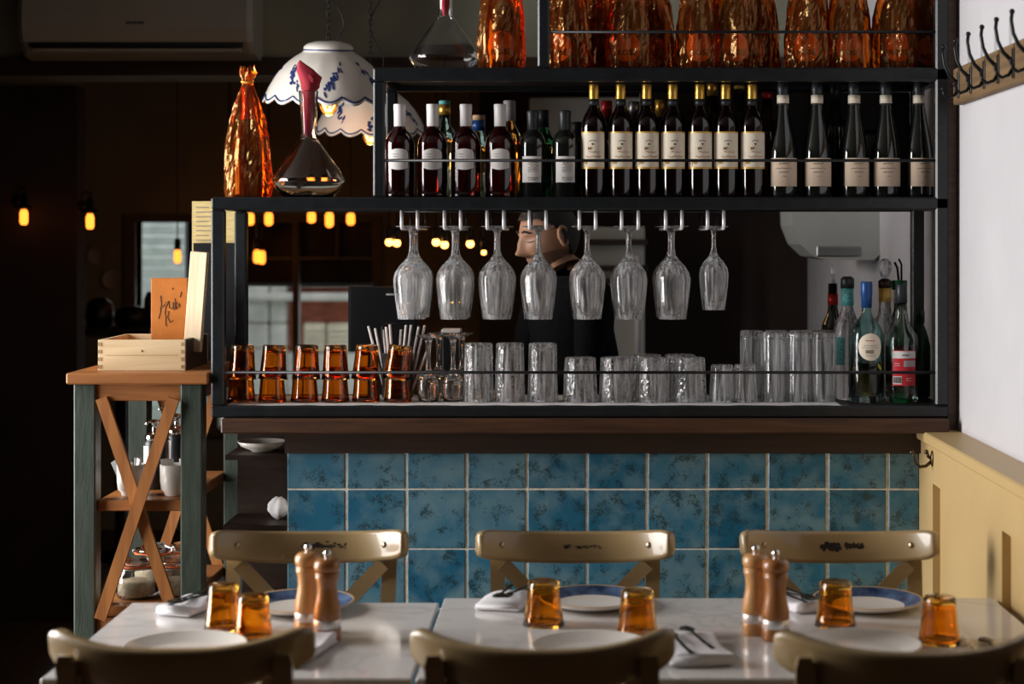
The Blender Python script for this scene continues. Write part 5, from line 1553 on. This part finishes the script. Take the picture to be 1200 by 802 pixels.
# gooseneck sconces on the partition
def sconce(px, py, d, label, side):
    t = thing('gooseneck_sconce', label, 'lamp', (PX(px, d), d, PZ(py, d)))
    MB().lathe([(0, -.028), (.012, -.026), (.017, -.014), (.017, .022), (.011, .036)], 12).build('bulb', 'bulb', t)
    MB().lathe([(.011, .036), (.035, .042), (.036, .045), (.016, .058), (.014, .095), (.006, .1), (0, .1)], 18).build('shade', 'iron', t)
    MB().tube([(0, 0, .098), (0, .01, .118), (side * .02, .02, .126), (side * .045, .04, .118), (side * .055, 7.0 - d if side < 0 and d < 7 else .06, .07)], .005, 8).build('arm', 'iron', t)
    MB().lathe([(0, 0), (.022, 0), (.022, .01), (0, .012)], 14, mtx=Matrix.Translation((side * .055, 7.0 - d, .07)) @ Euler((R(90), 0, 0)).to_matrix().to_4x4()).build('wall_plate', 'iron', t)
sconce(105.5, 261, 6.90, 'gooseneck sconce with amber bulb at the edge of the dark partition', -1)
sconce(28, 256, 6.90, 'gooseneck sconce with amber bulb at the far left of the dark partition', -1)
# decorative plates on the far wall, high table
for i, (px, py, r) in enumerate([(113, 300, .05), (131, 328, .052)]):
    t = tag(MB().lathe([(0, .004), (r * .6, .004), (r * .95, .016), (r, .018), (r * .96, .012), (r * .6, 0), (0, 0)], 28, mtx=Matrix.Translation((PX(px, 9.17), 9.19, PZ(py, 9.17))) @ Euler((R(90), 0, 0)).to_matrix().to_4x4()).build('wall_plate', 'grey_label'),
            ['upper dark plate hung on the far wall beside the sconce', 'lower dark plate hung on the far wall beside the sconce'][i], 'plate', 'plates on the far wall')
ht = thing('high_table', 'dark high table in the back room beside the far window', 'table', (PX(142, 8.4), 8.4, 0))
MB().bbox(-.19, .19, -.2, .2, 1.10, 1.14, .004).build('top', 'dark_wood', ht)
MB().lathe([(.14, 0), (.14, .02), (.03, .05), (.03, 1.05), (.08, 1.10)], 18).build('pedestal', 'iron', ht)
for i, (dx, w_, h_) in enumerate(((-.10, .07, .14), (.06, .09, .10), (.145, .03, .17))):
    tag(MB().lathe([(0, 0), (w_ * .8, 0), (w_, h_ * .3), (w_ * .9, h_ * .8), (w_ * .4, h_), (0, h_)], 16).build('pot', 'plastic_black', None, (ht.location.x + dx, 8.38, 1.1402)),
        ['dark round pot on the high table, left', 'dark low pot on the high table, middle', 'dark slim pot on the high table, right'][i], 'pot', 'pots on the high table')

# ================================================================== BEHIND THE BAR
cn = thing('back_counter', 'dark service counter behind the cabinet under the monitor', 'counter', (0, 0, 0))
MB().bbox(-.97, -.26, 5.10, 5.75, .98, 1.02, .004).build('worktop', 'dark_wood', cn)
MB().box(-.95, -.46, 5.14, 5.72, 0, .98).build('carcass', 'dark_wall', cn)
mo = thing('monitor', 'black till monitor seen from behind, left of the straws', 'monitor', (PX(449, 5.45), 5.45, 1.02))
mw = PX(490, 5.45) - PX(408, 5.45)
MB().strip([[(x * k, y, z) for x, z in ((-mw / 2, PZ(412, 5.45) - 1.02), (mw / 2, PZ(412, 5.45) - 1.02), (mw / 2, PZ(336, 5.45) - 1.02), (-mw / 2, PZ(336, 5.45) - 1.02))] for y, k in ((-.02, .9), (0, 1), (.02, 1))], False).build('screen_housing', 'plastic_black', mo)
MB().bbox(-.03, .03, -.01, .025, .01, .2, .004).build('stand', 'plastic_black', mo)
MB().bbox(-.09, .09, -.08, .09, 0, .014, .004).build('base', 'plastic_black', mo)
mb = MB()
for k in range(4): mb.box(.012 + k * .0065, .017 + k * .0065, -.0215, -.0195, PZ(346, 5.45) - 1.02, PZ(344, 5.45) - 1.02)
mb.build('emblem', 'paper', mo)
# grey steel cupboard and hood behind the barman
hd = thing('steel_cupboard', 'grey steel shelving unit behind the barman', 'shelving', (0, 7.1, 0))
x0, x1 = PX(686, 7.1), PX(757, 7.1)
MB().bbox(x0, x1, .1, .5, 0, 1.62, .006).build('carcass', 'grey_plastic', hd)
for py in (284, 315, 330):
    z = PZ(py, 7.1); MB().bbox(x0 - .01, x1 + .01, .02, .12, z - .012, z + .012, .003).build('shelf', 'dark_wall', hd)
MB().tube([(PX(747, 7.1), .0, PZ(430, 7.1)), (PX(747, 7.1), .0, PZ(300, 7.1))], .012, 10).build('pole', 'rod', hd)
tag(MB().bbox(PX(620, 7.2), PX(765, 7.2), 7.15, 7.6, PZ(190, 7.2), PZ(115, 7.2), .006).build('wall_cupboard', 'grey_plastic'), 'grey wall cupboard seen above the short black bottles', 'cupboard')
# rounded grey appliance on the right wall
ap = thing('wall_appliance', 'rounded grey appliance on the wall above the highballs', 'appliance', (0, 5.9, 0))
ax0, ax1 = PX(928, 5.9), XR
az0, az1 = PZ(305, 5.9), 1.72
sec2 = [(ax0, az1), (ax0 + .004, az0 + .12), (ax0 + .03, az0 + .055), (ax0 + .075, az0 + .012), (ax0 + .12, az0), (ax1 - .02, az0), (ax1, az0 + .02), (ax1, az1)]
MB().strip([[(x, y, z) for x, z in sec2] for y in (0, .35)], False).build('housing', 'grey_plastic', ap)
MB().bbox(ax0 + .085, ax0 + .23, -.006, .01, az0 + .012, az0 + .05, .004).build('tray', 'steel', ap)
# small grey bits behind the front glasses
tag(MB().bbox(PX(518, 5.3), PX(539, 5.3), 5.3, 5.36, 1.0205, PZ(393, 5.3), .004).build('carton', 'plastic_black'), 'white-lidded dark carton on the counter behind the stemmed glasses', 'box')
MB().bbox(PX(517, 5.3), PX(540, 5.3), 5.298, 5.362, PZ(393, 5.3), PZ(386, 5.3), .003).build('lid', 'paper', bpy.data.objects['carton'])
tag(MB().lathe([(0, 0), (.022, 0), (.024, .004), (.022, .10), (.012, .12), (.011, .15), (0, .15)], 16).build('shaker_bottle', 'green_glass', None, (PX(562, 5.3), 5.3, 1.0205)), 'small green bottle on the counter behind the tall cut tumblers', 'bottle')

# ================================================================== THE BARMAN
def head_point(ct, st_, ph):
    """ct: azimuth around z with face at -Y; ph polar"""
    d = Vector((sin(ph) * st_, -sin(ph) * ct, cos(ph)))
    a, b, c = .074, .096, .118
    p = Vector((d.x * a, d.y * b, d.z * c))
    zr = p.z / c
    if zr < 0:
        k = (-zr) ** 1.4
        p.x *= 1 - .30 * k
        if p.y > 0: p.y *= 1 - .45 * k
        else: p.y *= 1 + .02 * k
    if p.y > 0: p.y *= 1.06
    if p.y < 0:
        def g(x0, z0, sx, sz, amp):
            return amp * exp(-((p.x - x0) / sx) ** 2 - ((p.z - z0) / sz) ** 2)
        dy = 0
        dy += g(0, -.028, .013, .013, .026) + g(0, -.008, .010, .022, .016) + g(0, .012, .009, .02, .006)
        dy += g(.011, -.032, .008, .008, .009) + g(-.011, -.032, .008, .008, .009)
        dy += g(.030, .032, .022, .008, .006) + g(-.030, .032, .022, .008, .006)
        dy -= g(.032, .012, .016, .011, .011) + g(-.032, .012, .016, .011, .011)
        dy += g(.032, .010, .010, .007, .004) + g(-.032, .010, .010, .007, .004)
        dy += g(0, -.060, .020, .006, .0075) + g(0, -.071, .018, .006, .0075) - g(0, -.0655, .022, .0025, .004)
        dy += g(0, -.098, .020, .014, .011) - g(0, -.083, .03, .006, .004)
        dy += g(.045, -.02, .018, .02, .004) + g(-.045, -.02, .018, .02, .004)
        p.y -= dy
    return p
NA, NP = 64, 56
def head_grid(scale=1.0, keep=None, off=0.0):
    mb = MB(); vs_ = []; fs = []
    for j in range(NP + 1):
        ph = pi * (.004 + .992 * j / NP)
        for i in range(NA):
            a = 2 * pi * i / NA
            p = head_point(cos(a), sin(a), ph)
            if off: p = p + p.normalized() * off
            vs_.append(p * scale)
    for j in range(NP):
        for i in range(NA):
            q = (j * NA + i, (j + 1) * NA + i, (j + 1) * NA + (i + 1) % NA, j * NA + (i + 1) % NA)
            if keep is None or all(keep(vs_[k]) for k in q): fs.append(q)
    return vs_, fs
man = thing('person', 'man in a black shirt behind the bar, looking down to the left', 'person', (0, 0, 0))
HC = Vector((-.075, 5.38, PZ(278, 5.38)))
HM = Matrix.Translation(HC) @ Euler((0, 0, R(-62))).to_matrix().to_4x4() @ Euler((R(14), 0, 0)).to_matrix().to_4x4() @ Matrix.Scale(.97, 4)
fwd = Vector((-sin(R(62)), -cos(R(62)), 0)); sid_ = Vector((cos(R(62)), -sin(R(62)), 0))
base = Vector((-.005, 5.42, 0))
sk_v = []; sk_e = []; sk_r = []
def jv(p, r, par=None):
    sk_v.append(tuple(p)); sk_r.append(r)
    if par is not None: sk_e.append((par, len(sk_v) - 1))
    return len(sk_v) - 1
def B(f, s_, z): return base + fwd * f + sid_ * s_ + Vector((0, 0, z))
pel = jv(B(-.02, 0, .94), (.155, .125))
sp1 = jv(B(-.02, 0, 1.08), (.15, .115), pel)
sp2 = jv(B(-.01, 0, 1.24), (.165, .12), sp1)
ch_ = jv(B(.0, 0, 1.36), (.15, .105), sp2)
nk = jv(B(.02, 0, 1.445), (.068, .068), ch_)
nk2 = jv(B(.045, 0, 1.50), (.056, .056), nk)
nk3 = jv(HC + Vector((.012, .008, -.03)), (.050, .050), nk2)
fing = []
for s_ in (-1, 1):
    shd = jv(B(.01, s_ * .175, 1.395), (.066, .066), ch_)
    elb = jv(B(.06, s_ * .225, 1.16), (.046, .046), shd)
    fa = jv(B(.18, s_ * .20, 1.11), (.040, .040), elb)
    wr = jv(B(.28, s_ * .15, 1.09), (.029, .029), fa)
    pa = jv(B(.34, s_ * .13, 1.085), (.034, .020), wr)
    fing.append((B(.355, s_ * .125, 1.083), s_))
    hp = jv(B(-.02, s_ * .095, .86), (.090, .095), pel)
    kn = jv(B(.015, s_ * .10, .48), (.060, .060), hp)
    an = jv(B(-.02, s_ * .10, .09), (.042, .042), kn)
    to = jv(B(.12, s_ * .11, .035), (.038, .030), an)
bme = bpy.data.meshes.new('body_skeleton'); bme.from_pydata(sk_v, sk_e, []); 
bo = bpy.data.objects.new('body_skeleton', bme); C.objects.link(bo)
md = bo.modifiers.new('skin', 'SKIN'); md.use_smooth_shade = True
for i, v in enumerate(bme.skin_vertices[0].data):
    v.radius = sk_r[i]; v.use_root = (i == 0)
bo.modifiers.new('sub', 'SUBSURF').levels = 2
dg = bpy.context.evaluated_depsgraph_get()
ev = bpy.data.meshes.new_from_object(bo.evaluated_get(dg))
bv = [v.co.copy() for v in ev.vertices]; bf = [tuple(p_.vertices) for p_ in ev.polygons]
bpy.data.objects.remove(bo)
def is_skin(c):
    r_ = (c - base); f_ = r_.dot(fwd)
    lim = 1.472 + .25 * (f_ * .35)
    return c.z > lim or (f_ > .26 and .9 < c.z < 1.15)
mb = MB(); mb.add(bv, bf, True)
mi = [1 if not is_skin(sum((bv[k] for k in f), Vector()) / len(f)) else 0 for f in bf]
hv_, hf = head_grid()
mb.add([HM @ v for v in hv_], hf, True); mi += [2 if (lambda c: c.z < -.040 - .25 * max(0, c.y) and c.y < .05 and not (abs(c.x) < .026 and -.078 < c.z < -.052) )(sum((hv_[k] for k in f), Vector()) / 4) else 0 for f in hf]
n0 = len(mb.f)
for (o_, s_) in fing:
    for k, L_ in enumerate((.060, .072, .076, .068)):
        sd = (k - 1.5) * .019
        a = o_ + sid_ * sd
        mb.tube([a, a + fwd * L_ * .45 + Vector((0, 0, .002)), a + fwd * L_ * .78 + Vector((0, 0, -.012)), a + fwd * L_ * .88 + Vector((0, 0, -.03))], [.0095, .009, .008, .006], 8)
    a = o_ - fwd * .03 - sid_ * s_ * .028
    mb.tube([a, a + fwd * .025 - sid_ * s_ * .018, a + fwd * .05 - sid_ * s_ * .020 + Vector((0, 0, -.012))], [.011, .010, .007], 8)
mi += [0] * (len(mb.f) - n0)
bm_ = mb.mesh('body'); bm_.materials.append(M['skin']); bm_.materials.append(M['shirt']); bm_.materials.append(pm('stubble_skin', (.17, .088, .055), .6, var=.25, vscale=150))
bm_.polygons.foreach_set('material_index', mi)
link('body', bm_, man)
def keep_hair(p):
    y, z = p.y / 1.0, p.z
    hl = .070 if y < -.03 else (.070 - (y + .03) * 1.9 if y < .045 else -.072)
    if abs(p.x) > .055 and y < .0: hl = min(hl, .02 + (-y) * .9)
    return z > hl
hv2, hf2 = head_grid(1.0, keep_hair, .011)
mb = MB(); mb.add([HM @ v for v in hv2], hf2, True); 
used = sorted({k for f in mb.f for k in f}); rem = {k: i for i, k in enumerate(used)}
m2 = MB(); m2.add([mb.v[k] for k in used], [tuple(rem[k] for k in f) for f in mb.f], True)
m2.build('hair', 'hair', man)
for s_ in (-1, 1):
    # ear, eyebrow, eyelid line
    e = MB()
    e.tube([HM @ Vector((s_ * (.073 + .010 * sin(a * .5)), .012 + .017 * cos(a) * (1 if sin(a) > 0 else .7) + .004, .0 + .031 * sin(a))) for a in [2 * pi * k / 16 for k in range(16)]], .0062, 6, closed=True)
    e.sphere(HM @ Vector((s_ * .072, .012, -.004)), .018, 10, 8, (.5, .9, 1.25))
    e.build('ear', 'skin', man)
    br_ = MB()
    br_.tube([HM @ (head_point(cos(a), sin(a), R(72)) + Vector((0, -.002, .0 + .004 * sin(k)))) for k, a in enumerate([s_ * R(10 + 6 * q) for q in range(6)])], [.002, .0042, .0045, .0042, .0034, .0015], 6)
    br_.build('eyebrow', 'hair', man)
    ey = MB()
    ey.tube([HM @ (head_point(cos(a), sin(a), R(87)) + Vector((0, -.001, -.003 * sin(pi * q / 5)))) for q, a in enumerate([s_ * R(15 + 5 * q) for q in range(6)])], [.0008, .0016, .002, .002, .0016, .0008], 6)
    ey.build('eyelashes', 'hair', man)
mm = MB()
mm.tube([HM @ (head_point(cos(a), sin(a), math.acos(-.0655 / .118)) + Vector((0, -.0005, 0))) for a in [R(-16 + 4 * q) for q in range(9)]], [.0008, .0014, .0016, .0016, .0016, .0016, .0016, .0014, .0008], 6)
mm.build('mouth_line', 'lip', man)
